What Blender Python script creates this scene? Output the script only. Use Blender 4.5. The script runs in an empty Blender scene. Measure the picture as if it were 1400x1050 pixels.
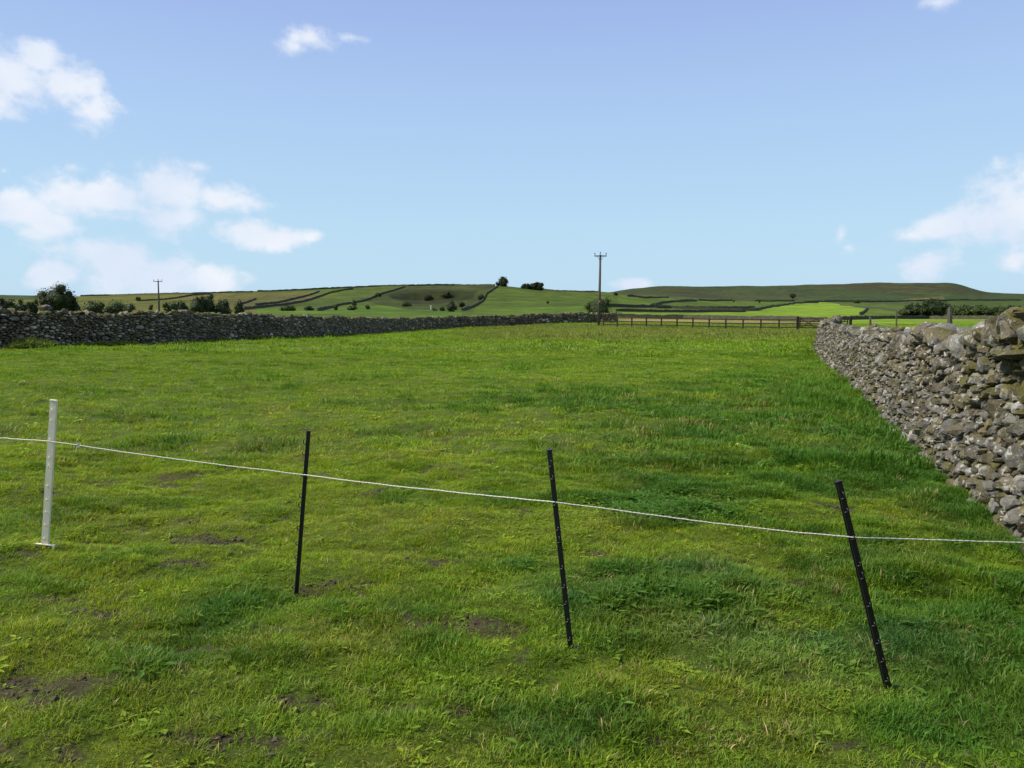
import bpy, bmesh, math, random
import numpy as np
from mathutils import Vector, Matrix, noise as mnoise

S = bpy.context.scene
COL = S.collection
R = math.radians
random.seed(7)
rng = np.random.default_rng(11)

# ------------------------------------------------------------------ camera
EYE = 1.6
F = 1050.0
PITCH = math.atan2(100.0, F)
cam = bpy.data.cameras.new('camera')
cam.sensor_width = 36
cam.lens = 36 * F / 1400
cam.clip_start = 0.05
cam.clip_end = 20000
camo = bpy.data.objects.new('camera', cam)
COL.objects.link(camo)
camo.location = (0, 0, EYE)
camo.rotation_euler = (R(90) - PITCH, 0, 0)
S.camera = camo

# ------------------------------------------------------------------ light
SUN_AZ = R(-97)      # clockwise from +Y, so the sun stands to the left
SUN_EL = R(46)
sun = bpy.data.lights.new('sun', 'SUN')
sun.energy = 4.4
sun.angle = R(15)
sun.color = (1.0, 0.93, 0.80)
suno = bpy.data.objects.new('sun', sun)
COL.objects.link(suno)
sd = Vector((math.sin(SUN_AZ) * math.cos(SUN_EL), math.cos(SUN_AZ) * math.cos(SUN_EL), math.sin(SUN_EL)))
suno.rotation_euler = sd.to_track_quat('Z', 'Y').to_euler()

S.view_settings.view_transform = 'Standard'
S.view_settings.look = 'None'
S.view_settings.exposure = 0.55
S.view_settings.gamma = 1
S.view_settings.use_curve_mapping = False
S.render.engine = 'CYCLES'
S.cycles.use_denoising = True
S.cycles.max_bounces = 6
S.cycles.transparent_max_bounces = 4
S.cycles.diffuse_bounces = 3


def ray(px, py):
    """slopes (X per Y, Z per Y) of the sight line through a photo pixel"""
    u = 525 - py
    dy = F * math.cos(PITCH) + u * math.sin(PITCH)
    dz = -F * math.sin(PITCH) + u * math.cos(PITCH)
    return (px - 700) / dy, dz / dy


class N:
    """small node helper"""
    def __init__(s, nt):
        s.t = nt
        nt.nodes.clear()

    def n(s, typ, ins=None, **kw):
        nd = s.t.nodes.new(typ)
        for k, v in kw.items():
            setattr(nd, k, v)
        for k, v in (ins or {}).items():
            if isinstance(v, bpy.types.NodeSocket):
                s.t.links.new(v, nd.inputs[k])
            else:
                nd.inputs[k].default_value = v
        return nd

    def math(s, op, a, b=0.0, clamp=False):
        return s.n('ShaderNodeMath', {0: a, 1: b}, operation=op, use_clamp=clamp).outputs[0]

    def vmath(s, op, a, b=(0, 0, 0)):
        nd = s.n('ShaderNodeVectorMath', {0: a, 1: b}, operation=op)
        return nd.outputs[1] if op in ('LENGTH', 'DOT_PRODUCT') else nd.outputs[0]

    def noise(s, scale, detail=4, rough=.55, vec=None, dist=0.0):
        i = {'Scale': scale, 'Detail': detail, 'Roughness': rough, 'Distortion': dist}
        if vec is not None:
            i['Vector'] = vec
        return s.n('ShaderNodeTexNoise', i).outputs[0]

    def ramp(s, f, stops):
        nd = s.n('ShaderNodeValToRGB', {0: f})
        el = nd.color_ramp.elements
        while len(el) < len(stops):
            el.new(0.5)
        for e, (p, c) in zip(el, stops):
            e.position = p
            e.color = c if len(c) == 4 else (*c, 1)
        return nd.outputs[0]

    def step(s, f, a, b, lo=0.0, hi=1.0):
        return s.n('ShaderNodeMapRange', {0: f, 1: a, 2: b, 3: lo, 4: hi}, interpolation_type='SMOOTHSTEP').outputs[0]

    def mix(s, f, a, b, blend='MIX'):
        nd = s.n('ShaderNodeMix', data_type='RGBA', blend_type=blend)
        for k, v in ((0, f), (6, a), (7, b)):
            if isinstance(v, bpy.types.NodeSocket):
                s.t.links.new(v, nd.inputs[k])
            else:
                nd.inputs[k].default_value = v if k == 0 or len(v) == 4 else (*v, 1)
        return nd.outputs[2]


# ------------------------------------------------------------------ sky
world = bpy.data.worlds.new('World')
S.world = world
world.use_nodes = True
w = N(world.node_tree)
sky = w.n('ShaderNodeTexSky', sky_type='NISHITA', sun_disc=False)
sky.sun_elevation = SUN_EL
sky.sun_rotation = SUN_AZ
sky.altitude = 200
sky.air_density = 1.0
sky.dust_density = 1.0
sky.ozone_density = 1.2
geo = w.n('ShaderNodeTexCoord').outputs['Generated']
sep = w.n('ShaderNodeSeparateXYZ', {0: geo})
az = w.n('ShaderNodeMath', {0: sep.outputs[0], 1: sep.outputs[1]}, operation='ARCTAN2').outputs[0]
el = w.n('ShaderNodeMath', {0: sep.outputs[2]}, operation='ARCSINE').outputs[0]
ae = w.n('ShaderNodeCombineXYZ', {0: az, 1: el}).outputs[0]
# thin bright summer haze high in the air: pale towards the horizon
hz = w.ramp(el, [(0.0, (.365, .525, .655)), (.10, (.355, .52, .66)), (.24, (.31, .445, .655)), (.38, (.25, .345, .61)), (.5, (.20, .28, .54)), (1.0, (.13, .20, .42))])
hazebg = w.n('ShaderNodeBackground', {0: hz, 1: 1.0})
skybg = w.n('ShaderNodeBackground', {0: sky.outputs[0], 1: 0.07})
base = w.n('ShaderNodeMixShader', {0: 0.85, 1: skybg.outputs[0], 2: hazebg.outputs[0]})

CLOUDS = [  # photo-measured directions: x, y, rx, ry, weight
    (20, 112, 75, 42, 1), (95, 118, 58, 36, 1), (55, 82, 40, 26, 1), (128, 152, 44, 30, 1), (-40, 125, 60, 45, 1),
    (422, 52, 42, 20, .72), (402, 64, 30, 16, .6), (478, 50, 30, 8, .4),
    (30, 285, 55, 26, 1), (95, 268, 62, 34, 1), (150, 262, 55, 34, 1), (225, 262, 56, 44, 1), (240, 300, 48, 26, .9),
    (320, 275, 60, 24, .9), (70, 310, 60, 28, .85), (275, 228, 24, 8, .6), (5, 232, 14, 8, .5),
    (335, 318, 46, 24, 1), (385, 328, 50, 18, .95), (425, 326, 22, 10, .7),
    (120, 342, 62, 22, 1), (165, 362, 66, 36, 1), (215, 382, 74, 34, 1), (285, 386, 62, 24, 1), (150, 388, 50, 24, .8),
    (78, 376, 40, 20, .95),
    (1400, 285, 90, 50, 1), (1345, 300, 58, 30, 1), (1295, 312, 50, 20, 1), (1250, 322, 40, 11, .6), (1470, 320, 110, 50, 1),
    (1272, 362, 44, 26, .62), (1150, 322, 12, 18, .62), (1160, 338, 22, 12, .6), (1390, 352, 30, 16, .6),
    (868, 389, 34, 12, 1.1), (1280, 4, 30, 12, .75), (1500, 250, 80, 60, 1),
]
field = None
for (cx, cy, rx, ry, wt) in CLOUDS:
    tx, tz = ray(cx, cy)
    a0 = math.atan(tx)
    e0 = math.atan(tz / math.sqrt(1 + tx * tx))
    kx = F * (1 + tx * tx)
    ky = F * (1 + tz * tz)
    d = w.vmath('SUBTRACT', ae, (a0, e0, 0))
    d = w.vmath('MULTIPLY', d, (kx / (rx * 1.12), ky / (ry * 1.10), 0))
    l = w.vmath('LENGTH', d)
    v = w.n('ShaderNodeMath', {0: l, 1: -wt, 2: wt}, operation='MULTIPLY_ADD').outputs[0]
    field = v if field is None else w.n('ShaderNodeMath', {0: field, 1: v, 2: .12}, operation='SMOOTH_MAX').outputs[0]
# the same scattered fair-weather cloud goes on outside the frame
absaz = w.math('ABSOLUTE', az)
out = w.math('MAXIMUM', w.step(absaz, .78, .95), w.step(el, .52, .66))
low = w.noise(2.6, 3, .5, geo)
of = w.math('MULTIPLY', w.math('SUBTRACT', low, .52), 5.0)
of = w.math('SUBTRACT', of, w.math('MULTIPLY', w.math('SUBTRACT', 1.0, out), 6.0))
field = w.math('MAXIMUM', field, of)
stretch = w.vmath('MULTIPLY', ae, (1.0, 1.35, 1.0))
n1 = w.noise(11, 9, .58, stretch, .35)
n2 = w.noise(34, 6, .6, stretch, .2)
nn = w.math('ADD', w.math('MULTIPLY', w.math('SUBTRACT', n1, .5), 1.8), w.math('MULTIPLY', w.math('SUBTRACT', n2, .5), 1.1))
dens = w.step(w.math('ADD', field, nn), .02, .74, 0, .94)
shade = w.noise(6, 4, .5, w.vmath('ADD', stretch, (3, 1, 0)))
ccol = w.ramp(shade, [(.36, (.50, .56, .655)), (.60, (.63, .645, .685))])
cbg = w.n('ShaderNodeBackground', {0: ccol, 1: 1.0})
allsky = w.n('ShaderNodeMixShader', {0: dens, 1: base.outputs[0], 2: cbg.outputs[0]})
wout = w.n('ShaderNodeOutputWorld', {0: allsky.outputs[0]})


# ------------------------------------------------------------------ helpers
def mesh(name, verts, faces, mat=None, col=None, attrs=None, smooth=False):
    me = bpy.data.meshes.new(name)
    if isinstance(verts, np.ndarray):
        verts = verts.tolist()
    me.from_pydata(verts, [], faces)
    if mat:
        me.materials.append(mat)
    if col is not None:
        c = np.ones((len(verts), 4), dtype=np.float32)
        col = np.asarray(col, dtype=np.float32)
        c[:, :col.shape[1]] = col
        a = me.color_attributes.new('col', 'FLOAT_COLOR', 'POINT')
        a.data.foreach_set('color', c.ravel())
    if smooth:
        me.polygons.foreach_set('use_smooth', [True] * len(me.polygons))
    me.update()
    return me


def link(name, me, parent=None, kind=None, label=None, cat=None, group=None):
    o = bpy.data.objects.new(name, me)
    COL.objects.link(o)
    if parent:
        o.parent = parent
    for k, v in (('kind', kind), ('label', label), ('category', cat), ('group', group)):
        if v:
            o[k] = v
    return o


def thing(name, loc, label, cat, group=None, rot=None):
    o = link(name, None, None, None, label, cat, group)
    o.location = loc
    if rot:
        o.rotation_euler = rot
    return o


class MB:
    def __init__(s):
        s.v, s.f, s.c = [], [], []

    def add(s, vs, fs, c=None):
        b = len(s.v)
        s.v.extend([tuple(p) for p in vs])
        s.f.extend([tuple(i + b for i in f) for f in fs])
        if c is not None:
            s.c.extend([tuple(c)] * len(vs))

    def box(s, c, d, rot=None, taper=1.0):
        hx, hy, hz_ = d[0] / 2, d[1] / 2, d[2] / 2
        vs = []
        for z in (-1, 1):
            k = taper if z > 0 else 1
            for x, y in ((-1, -1), (1, -1), (1, 1), (-1, 1)):
                p = Vector((x * hx * k, y * hy * k, z * hz_))
                if rot is not None:
                    p = rot @ p
                vs.append(p + Vector(c))
        s.add(vs, [(3, 2, 1, 0), (4, 5, 6, 7), (0, 1, 5, 4), (1, 2, 6, 5), (2, 3, 7, 6), (3, 0, 4, 7)])

    def beam(s, a, b, wd, th, up=(0, 0, 1)):
        a, b = Vector(a), Vector(b)
        d = (b - a)
        L = d.length
        d.normalize()
        side = d.cross(Vector(up)).normalized()
        u2 = side.cross(d)
        rot = Matrix((side, d, u2)).transposed()
        s.box((a + b) / 2, (wd, L, th), rot)

    def tube(s, pts, rad, n=8, closed=False, cap=True):
        pts = [Vector(p) for p in pts]
        m = len(pts)
        base = len(s.v)
        prev = None
        for i, p in enumerate(pts):
            if closed:
                d = pts[(i + 1) % m] - pts[i - 1]
            else:
                d = pts[min(i + 1, m - 1)] - pts[max(i - 1, 0)]
            d.normalize()
            if prev is None:
                up = Vector((0, 0, 1)) if abs(d.z) < .9 else Vector((1, 0, 0))
                a = d.cross(up).normalized()
            else:
                a = (prev - d * prev.dot(d)).normalized()
            prev = a
            b = d.cross(a)
            r = rad[i] if hasattr(rad, '__len__') else rad
            for k in range(n):
                t = 2 * math.pi * k / n
                s.v.append(tuple(p + a * (math.cos(t) * r) + b * (math.sin(t) * r)))
        for i in range(m if closed else m - 1):
            j = (i + 1) % m
            for k in range(n):
                k2 = (k + 1) % n
                s.f.append((base + i * n + k, base + i * n + k2, base + j * n + k2, base + j * n + k))
        if cap and not closed:
            s.f.append(tuple(base + k for k in reversed(range(n))))
            s.f.append(tuple(base + (m - 1) * n + k for k in range(n)))

    def build(s, name, mat, parent=None, smooth=False, **kw):
        me = mesh(name, s.v, s.f, mat, s.c if len(s.c) == len(s.v) and s.c else None, smooth=smooth)
        return link(name, me, parent, **kw)


def vnoise(x, y, seed=0):
    x = np.asarray(x, dtype=np.float64)
    y = np.asarray(y, dtype=np.float64)
    xi, yi = np.floor(x), np.floor(y)
    fx, fy = x - xi, y - yi
    fx = fx * fx * fx * (fx * (fx * 6 - 15) + 10)
    fy = fy * fy * fy * (fy * (fy * 6 - 15) + 10)
    xi = xi.astype(np.int64)
    yi = yi.astype(np.int64)

    def h(a, b):
        v = (a * 374761393 + b * 668265263 + seed * 974634777) & 0xffffffff
        v = ((v ^ (v >> 13)) * 1274126177) & 0xffffffff
        v = (v ^ (v >> 16)) & 0xffffffff
        return v / 4294967295.0
    a, b, c, d = h(xi, yi), h(xi + 1, yi), h(xi, yi + 1), h(xi + 1, yi + 1)
    return (a * (1 - fx) + b * fx) * (1 - fy) + (c * (1 - fx) + d * fx) * fy


def fbm(x, y, seed=0, octv=4, gain=.5):
    s, a, t = 0, 1, 0
    ca, sa = math.cos(.6), math.sin(.6)
    for i in range(octv):
        s = s + a * vnoise(x, y, seed + i * 17)
        t += a
        a *= gain
        x, y = (x * ca - y * sa) * 2.03 + 11.3, (x * sa + y * ca) * 2.03 - 7.1
    return s / t


def sstep(x, a, b):
    t = np.clip((x - a) / (b - a), 0, 1)
    return t * t * (3 - 2 * t)


# ------------------------------------------------------------------ terrain
PX = [-560, 0, 100, 200, 350, 500, 600, 690, 760, 830, 900, 1000, 1100, 1200, 1300, 1350, 1400, 2000]
YK = [0.1, 20, 35, 60, 80, 105, 140, 200, 300, 450, 650, 900, 1300, 2000, 2600, 4000, 7000]
zrows = {
    0: [0] * 18,
    1: [.1, .1, .05] + [0] * 15,
    2: [.35, .25, .25, .2, .1, 0, 0, 0, 0, 0, 0, 0, 0, 0, 0, 0, 0, 0],
    3: [.5, .5, .4, .2, -.1, -.3, -.35, -.35, -.3, -.3, -.3, -.28, -.2, -.1, 0, 0, 0, 0],
    4: [.6, .6, .4, .2, 0, -.5, -.5, -.45, -.4, -.35, -.3, -.33, -.36, -.3, -.2, -.2, -.2, -.2],
    5: [.6, .6, .4, .3, .1, -.3, -.35, -.3, 0, 0, -.1, -.2, -.3, -.3, -.3, -.3, -.3, -.3],
}
yrows = {
    6: [432, 432, 432, 432, 434, 434, 434, 434, 434, 436, 437, 438, 439, 440, 440, 440, 440, 440],
    7: [429, 429, 429, 428, 430, 430, 430, 430, 431, 432, 434, 435, 436, 437, 437, 437, 437, 437],
    8: [427, 427, 426, 424, 424, 424, 425, 424, 426, 427, 429, 430, 431, 433, 434, 434, 434, 434],
    9: [421, 421, 419, 416, 414, 413, 414, 413, 413, 414, 421, 424, 425, 427, 429, 428, 428, 428],
    10: [413, 413, 405, 401.5, 398, 392, 388.8, 390.5, 397.5, 398.5, 412, 419, 420, 420, 420, 420, 420, 420],
    11: [412, 412, 407, 407, 403, 400, 397, 399, 402, 402, 407, 413, 415, 417, 418, 418, 418, 418],
    12: [410, 410, 409, 409, 406, 404, 402, 403, 404, 402, 403, 409.5, 410, 411, 412, 412, 412, 412],
    13: [403, 403, 405, 406, 406, 405, 405, 404, 403, 399.5, 390.5, 391, 389, 386, 385.5, 400, 402, 404],
    14: [408, 408, 409, 409, 409, 409, 409, 409, 408, 404, 396, 396, 394, 391, 391, 404, 406, 408],
    15: [414] * 18,
    16: [419] * 18,
}
TT = np.array([ray(p, 425)[0] for p in PX])
LY = np.log(np.array(YK))
ZT = np.zeros((len(YK), len(PX)))
for k, row in zrows.items():
    ZT[k] = row
for k, row in yrows.items():
    ZT[k] = [EYE + ray(p, yy)[1] * YK[k] for p, yy in zip(PX, row)]
# dense table, lightly smoothed
GT = np.linspace(TT[0], TT[-1], 480)
GL = np.linspace(LY[0], LY[-1], 520)
tmp = np.array([np.interp(GT, TT, ZT[k]) for k in range(len(YK))])
TAB = np.array([[0.0] * len(GT)] * len(GL))
# elevation (z-EYE)/Y interpolates straighter in the picture than z for the far rows
EL = (tmp - EYE) / np.exp(LY)[:, None]
for j in range(len(GT)):
    near = np.interp(GL, LY, tmp[:, j])
    far = np.interp(GL, LY, EL[:, j]) * np.exp(GL) + EYE
    k = sstep(GL, math.log(110), math.log(150))
    TAB[:, j] = near * (1 - k) + far * k


def blur(a, n, ax):
    for _ in range(n):
        p = np.roll(a, 1, ax)
        q = np.roll(a, -1, ax)
        if ax == 0:
            p[0] = a[0]
            q[-1] = a[-1]
        else:
            p[:, 0] = a[:, 0]
            q[:, -1] = a[:, -1]
        a = (p + 2 * a + q) / 4
    return a


TAB = blur(blur(TAB, 4, 1), 5, 0)


def zbase(X, Y):
    X = np.asarray(X, dtype=np.float64)
    Y = np.asarray(Y, dtype=np.float64)
    Yc = np.maximum(np.maximum(Y, .6 * np.hypot(X, Y)), .12)
    t = np.clip(X / Yc, GT[0], GT[-1] - 1e-6)
    l = np.clip(np.log(Yc), GL[0], GL[-1] - 1e-6)
    i = (l - GL[0]) / (GL[1] - GL[0])
    j = (t - GT[0]) / (GT[1] - GT[0])
    i0 = np.clip(i.astype(int), 0, len(GL) - 2)
    j0 = np.clip(j.astype(int), 0, len(GT) - 2)
    fi, fj = i - i0, j - j0
    return (TAB[i0, j0] * (1 - fi) * (1 - fj) + TAB[i0 + 1, j0] * fi * (1 - fj) +
            TAB[i0, j0 + 1] * (1 - fi) * fj + TAB[i0 + 1, j0 + 1] * fi * fj)


SC = None


def zfun(X, Y):
    X = np.asarray(X, dtype=np.float64)
    Y = np.asarray(Y, dtype=np.float64)
    r = np.hypot(X, Y)
    z = zbase(X, Y)
    n1_ = (fbm(X / 3.1, Y / 3.1, 3, 2) - .5) * .12
    n2_ = (fbm(X / .55, Y / .42, 5, 4) - .5) * .13
    n2_ = n2_ + np.maximum(fbm(X / 1.1, Y / .9, 31, 2) - .55, 0) * .14
    n3_ = (vnoise(X / .16, Y / .14, 9) - .5) * .012
    z = z + n1_ * (1 - sstep(r, 60, 140)) + n2_ * (1 - sstep(r, 14, 50)) + n3_ * (1 - sstep(r, 6, 12))
    sc_ = sstep(ell(X, Y, SC[0], SC[1], SC[2], SC[3]), 0, .8) if SC else 0
    z = z - sc_ * 7.0 * (.5 + fbm(X / 22, Y / 22, 45, 3))
    z = z + sstep(r, 140, 400) * (fbm(X / 60, Y / 60, 41, 3) - .5) * r * .0022
    return z


def z1(x, y):
    return float(zfun(np.array([x]), np.array([y]))[0])


def hit(px, py, ymin=1.0, ymax=5000, which=0):
    """where the sight line of a photo pixel meets the land"""
    tx, tz = ray(px, py)
    ys = np.exp(np.linspace(math.log(ymin), math.log(ymax), 1500))
    g = zfun(tx * ys, ys) - (EYE + tz * ys)
    s = np.where((g[:-1] < 0) & (g[1:] >= 0))[0]
    if len(s) == 0:
        k = int(np.argmax(g / ys))
    else:
        k = s[min(which, len(s) - 1)]
    y = ys[k]
    return tx * y, y


_p = hit(598, 404, 120)
SC = (_p[0], _p[1], 34.0, 45.0)


def at(px, Y):
    return ray(px, 425)[0] * Y, Y


# ---- what grows where (all in metres on the ground)
def ell(X, Y, cx, cy, rx, ry, rot=0.0):
    dx, dy = X - cx, Y - cy
    c, s = math.cos(rot), math.sin(rot)
    u, v = (dx * c + dy * s) / rx, (-dx * s + dy * c) / ry
    return np.clip(1.6 - 1.6 * np.sqrt(u * u + v * v), 0, 1)


WALL_R = [(1.15, -1.8), (2.45, 2.0), (3.63, 5.4), (4.06, 6.9), (5.75, 11.9), (7.55, 17.2), (9.6, 23.4), (11.75, 29.8), (17.6, 43.0), (25.2, 60.0)]


def wall_x(Y):
    return np.interp(Y, [p[1] for p in WALL_R], [p[0] for p in WALL_R])


def maps(X, Y):
    """returns lush (dark long growth), dry, bare, tall in 0..1"""
    r = np.hypot(X, Y)
    w1 = (fbm(X / 1.7, Y / 1.4, 51, 3) - .5) * 2
    w2 = (fbm(X / .5, Y / .4, 61, 3) - .5) * 2
    lush = 0.30 + .55 * w1 + .75 * w2 + .55 * (fbm(X / .19, Y / .15, 67, 2) - .5)
    big = ell(X, Y, 3.0, 13.5, 5.2, 3.4, .1) + ell(X, Y, 6.0, 16.5, 3.5, 6.0, -.3) + ell(X, Y, 1.3, 6.1, 1.0, .7) \
        + ell(X, Y, .85, 4.2, 1.0, .75) * .9 + ell(X, Y, 2.2, 10.5, 2.0, 1.2) * .6 + ell(X, Y, 3.6, 7.6, .8, .8) * .8 \
        + ell(X, Y, .25, 2.65, .4, .28) * .7
    lush = lush + np.minimum(big, 1) * (.62 + .4 * w2)
    wd = wall_x(Y) - X
    nearw = (1 - sstep(np.abs(wd), .3, 2.0)) * (Y < 62)
    lush = lush + nearw * .3 + .24 * (1 - sstep(wd, 1.0, 4.2)) * (Y < 30)
    lush = lush + .18 * sstep(X, -1, 2.5) * (1 - sstep(r, 10, 20)) - .14 * (1 - sstep(X, -3, 1)) * (1 - sstep(r, 9, 18))
    dry = (fbm(X / .8, Y / .7, 71, 4) - .47) * 2.4 + .14 * (1 - sstep(X, -1.5, 1.5)) + .10 * (1 - sstep(r, 3.5, 7))
    dry = dry + .3 * sstep(w2, .05, .5) * sstep(X, 1.2, 2.2) * (1 - sstep(Y, 2.6, 4))
    bare = ell(X, Y, -1.75, 3.0, .55, .24, .3) + ell(X, Y, -1.45, 2.55, .42, .2) + ell(X, Y, -.38, 3.75, .42, .2, .2) \
        + ell(X, Y, -.1, 3.72, .2, .1) + ell(X, Y, -1.05, 4.3, .28, .13) + ell(X, Y, -.95, 3.45, .2, .1) \
        + ell(X, Y, -2.0, 5.2, .5, .16) + ell(X, Y, -3.4, 7.0, .7, .14) + ell(X, Y, -1.95, 3.75, .3, .12) + ell(X, Y, 3.1, 12.4, .9, .25) * .8 \
        + ell(X, Y, -1.3, 2.3, .25, .12) + ell(X, Y, .75, 2.9, .22, .07) * .7
    bare = np.clip(bare, 0, 1)
    bn = fbm(X / .34, Y / .22, 81, 3) - .5
    b2 = sstep(bare * .44 + bn * 2.4 + (fbm(X / .09, Y / .07, 87, 2) - .5) * .9, .38, .78) * (bare > .01) * .8
    bs = sstep(fbm(X / .30, Y / .17, 83, 4, .6) - .06 * sstep(X, -1, 2), .645, .73) * .9
    bare = np.maximum(b2, bs * (1 - sstep(r, 7, 16)))
    tall = sstep(Y, 38, 52) * (1 - sstep(Y, 88, 110)) * sstep(X / np.maximum(Y, 1), -.16, .0) * (1 - sstep(X / np.maximum(Y, 1), .40, .46))
    tall = tall * (.55 + .6 * fbm(X / 6, Y / 6, 91, 3))
    return np.clip(lush, 0, 1), np.clip(dry, 0, 1), bare, np.clip(tall, 0, 1)


C_YG = np.array([.235, .345, .018])
C_MID = np.array([.155, .27, .016])
C_DK = np.array([.068, .172, .018])
C_STR = np.array([.42, .36, .14])
C_OLV = np.array([.18, .205, .05])


def grass_col(X, Y):
    lush, dry, bare, tall = maps(X, Y)
    r = np.hypot(X, Y)
    a = sstep(lush, .05, .5)[:, None]
    b = sstep(lush, .45, 1.0)[:, None]
    c = C_YG * (1 - a) + C_MID * a
    c = c * (1 - b) + C_DK * b
    blue = (sstep(fbm(X / 1.3, Y / 1.1, 95, 2), .5, .62) * ell(X, Y, 1.1, 4.0, 1.5, 1.1))[:, None]
    c = c * (1 - blue) + (c * np.array([.8, .95, 1.9]) + np.array([0, .008, .014])) * blue
    d = (np.clip(dry, 0, 1) * .30)[:, None]
    c = c * (1 - d) + np.array([.28, .28, .035]) * d
    t = tall[:, None] * .85
    c = c * (1 - t) + C_OLV * t
    mid = (sstep(r, 9, 22) * (1 - tall))[:, None]
    c = c * (1 - mid * .35) + np.array([.175, .315, .018]) * mid * .35
    v = (.84 + .32 * fbm(X / 9, Y / 5, 97, 3))[:, None]
    return c * v, lush, dry, bare, tall


# far fields, drawn on the land as polygons in metres
def poly(pts, ymin=110):
    return [hit(x, y, ymin) for x, y in pts]


FIELDS = [
    (poly([(-300, 429), (350, 429), (350, 396), (250, 400), (110, 404), (-300, 404)]), (.125, .135, .036)),
    (poly([(250, 410), (350, 408), (350, 400), (250, 404)]), (.15, .135, .055)),
    (poly([(345, 420), (412, 407), (437, 399), (350, 400), (300, 402), (300, 418)]), (.125, .125, .048)),
    (poly([(350, 421), (425, 410), (452, 400), (437, 400), (412, 407), (350, 418)]), (.12, .12, .055)),
    (poly([(350, 436), (640, 436), (640, 421), (500, 416), (440, 422), (350, 422)]), (.095, .17, .022)),
    (poly([(350, 422), (425, 410), (485, 394), (555, 390), (525, 400), (500, 410), (462, 418), (435, 424)]), (.085, .125, .024)),
    (poly([(500, 411), (525, 401), (555, 391), (600, 390), (682, 391), (655, 413), (632, 424), (560, 423)]), (.056, .078, .022)),
    (poly([(530, 402), (552, 397), (655, 397), (648, 406), (630, 413), (560, 416)]), (.036, .046, .020)),
    (poly([(632, 436), (632, 424), (655, 414), (682, 392), (720, 396), (760, 399), (850, 401), (850, 432)]), (.085, .135, .02)),
    (poly([(640, 436), (650, 422), (850, 418), (850, 436)]), (.105, .18, .022)),
    (poly([(845, 419), (845, 404), (914, 406), (931, 411), (903, 414), (889, 419)]), (.10, .165, .022)),
    (poly([(903, 415), (953, 411), (1040, 411.6), (1086, 412), (1032, 419), (957, 420.5), (900, 420)]), (.10, .165, .022)),
    (poly([(850, 431), (850, 427), (957, 427.5), (1032, 425.5), (1060, 419), (1086, 415), (1122, 413), (1143, 415), (1186, 421), (1175, 431), (1175, 436), (1120, 436), (936, 432)]), (.20, .33, .03)),
    (poly([(1186, 422), (1224, 424), (1239, 431), (1180, 431)]), (.11, .17, .025)),
    (poly([(1150, 412), (1250, 412), (1290, 411), (1290, 404), (1240, 409), (1150, 412.4)], 900), (.14, .135, .055)),
    (poly([(1290, 411), (1500, 411), (1500, 440), (1240, 440), (1240, 431), (1224, 423)]), (.07, .11, .026)),
    (poly([(1130, 446), (1450, 446), (1450, 437), (1340, 436.5), (1207, 436), (1143, 438)], 60), (.22, .34, .025)),
]
BROWN = poly([(845, 439), (845, 435), (936, 436.5), (1120, 440), (1125, 444), (1000, 442)], 95)


def inpoly(X, Y, P):
    ins = np.zeros(X.shape, bool)
    j = len(P) - 1
    for i in range(len(P)):
        xi, yi = P[i]
        xj, yj = P[j]
        c = ((yi > Y) != (yj > Y)) & (X < (xj - xi) * (Y - yi) / (yj - yi + 1e-12) + xi)
        ins ^= c
        j = i
    return ins


def far_col(X, Y):
    r = np.hypot(X, Y)
    c = np.tile(np.array([.09, .14, .024]), (len(X), 1))
    moor = sstep(r, 1000, 1250)[:, None]
    z = zfun(X, Y)
    el_ = (z - EYE) / np.maximum(r, 1) * 1054
    m = fbm(X / 300, Y / 160, 101, 4)
    mc = np.array([.072, .070, .036])[None] * (1 - sstep(m, .35, .65))[:, None] + np.array([.054, .080, .036])[None] * sstep(m, .35, .65)[:, None]
    low = (1 - sstep(el_, 14, 30))[:, None] * .6
    mc = mc * (1 - low) + np.array([.050, .088, .036]) * low
    topb = sstep(el_, 33, 38)[:, None] * .6
    mc = mc * (1 - topb) + np.array([.074, .066, .036]) * topb
    c = c * (1 - moor) + mc * moor
    for P, k in FIELDS:
        ins = inpoly(X, Y, P)
        if P[0][1] < 1000 or True:
            c[ins] = k
    ins = inpoly(X, Y, BROWN)
    c[ins] = (.30, .24, .13)
    v = (.80 + .40 * fbm(X / 38, Y / 38, 103, 4) )[:, None]
    g_ = c.mean(1, keepdims=True)
    c = (c * .96 + g_ * .04) * np.array([1.0, 1.0, .62])
    return c * v * .64


# ------------------------------------------------------------------ materials
def mat(name):
    m = bpy.data.materials.new(name)
    m.use_nodes = True
    return m, N(m.node_tree)


def finish(h, color, rough=.8, bump=None, strength=.5, dist=.02, spec=.3, metallic=0.0):
    ins = {'Base Color': color, 'Roughness': rough, 'Specular IOR Level': spec, 'Metallic': metallic}
    if bump is not None:
        b = h.n('ShaderNodeBump', {'Height': bump, 'Strength': strength, 'Distance': dist})
        ins['Normal'] = b.outputs[0]
    p = h.n('ShaderNodeBsdfPrincipled', ins)
    h.n('ShaderNodeOutputMaterial', {0: p.outputs[0]})


def plain(name, col, rough=.7, var=.25, scale=20, bump=.3, spec=.3, dist=.003):
    m, h = mat(name)
    tc = h.n('ShaderNodeTexCoord').outputs['Object']
    n = h.noise(scale, 5, .6, tc)
    lo = tuple(c * (1 - var) for c in col)
    hi = tuple(min(c * (1 + var), 1) for c in col)
    finish(h, h.mix(n, lo, hi), rough, n, bump, dist, spec)
    return m


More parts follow.
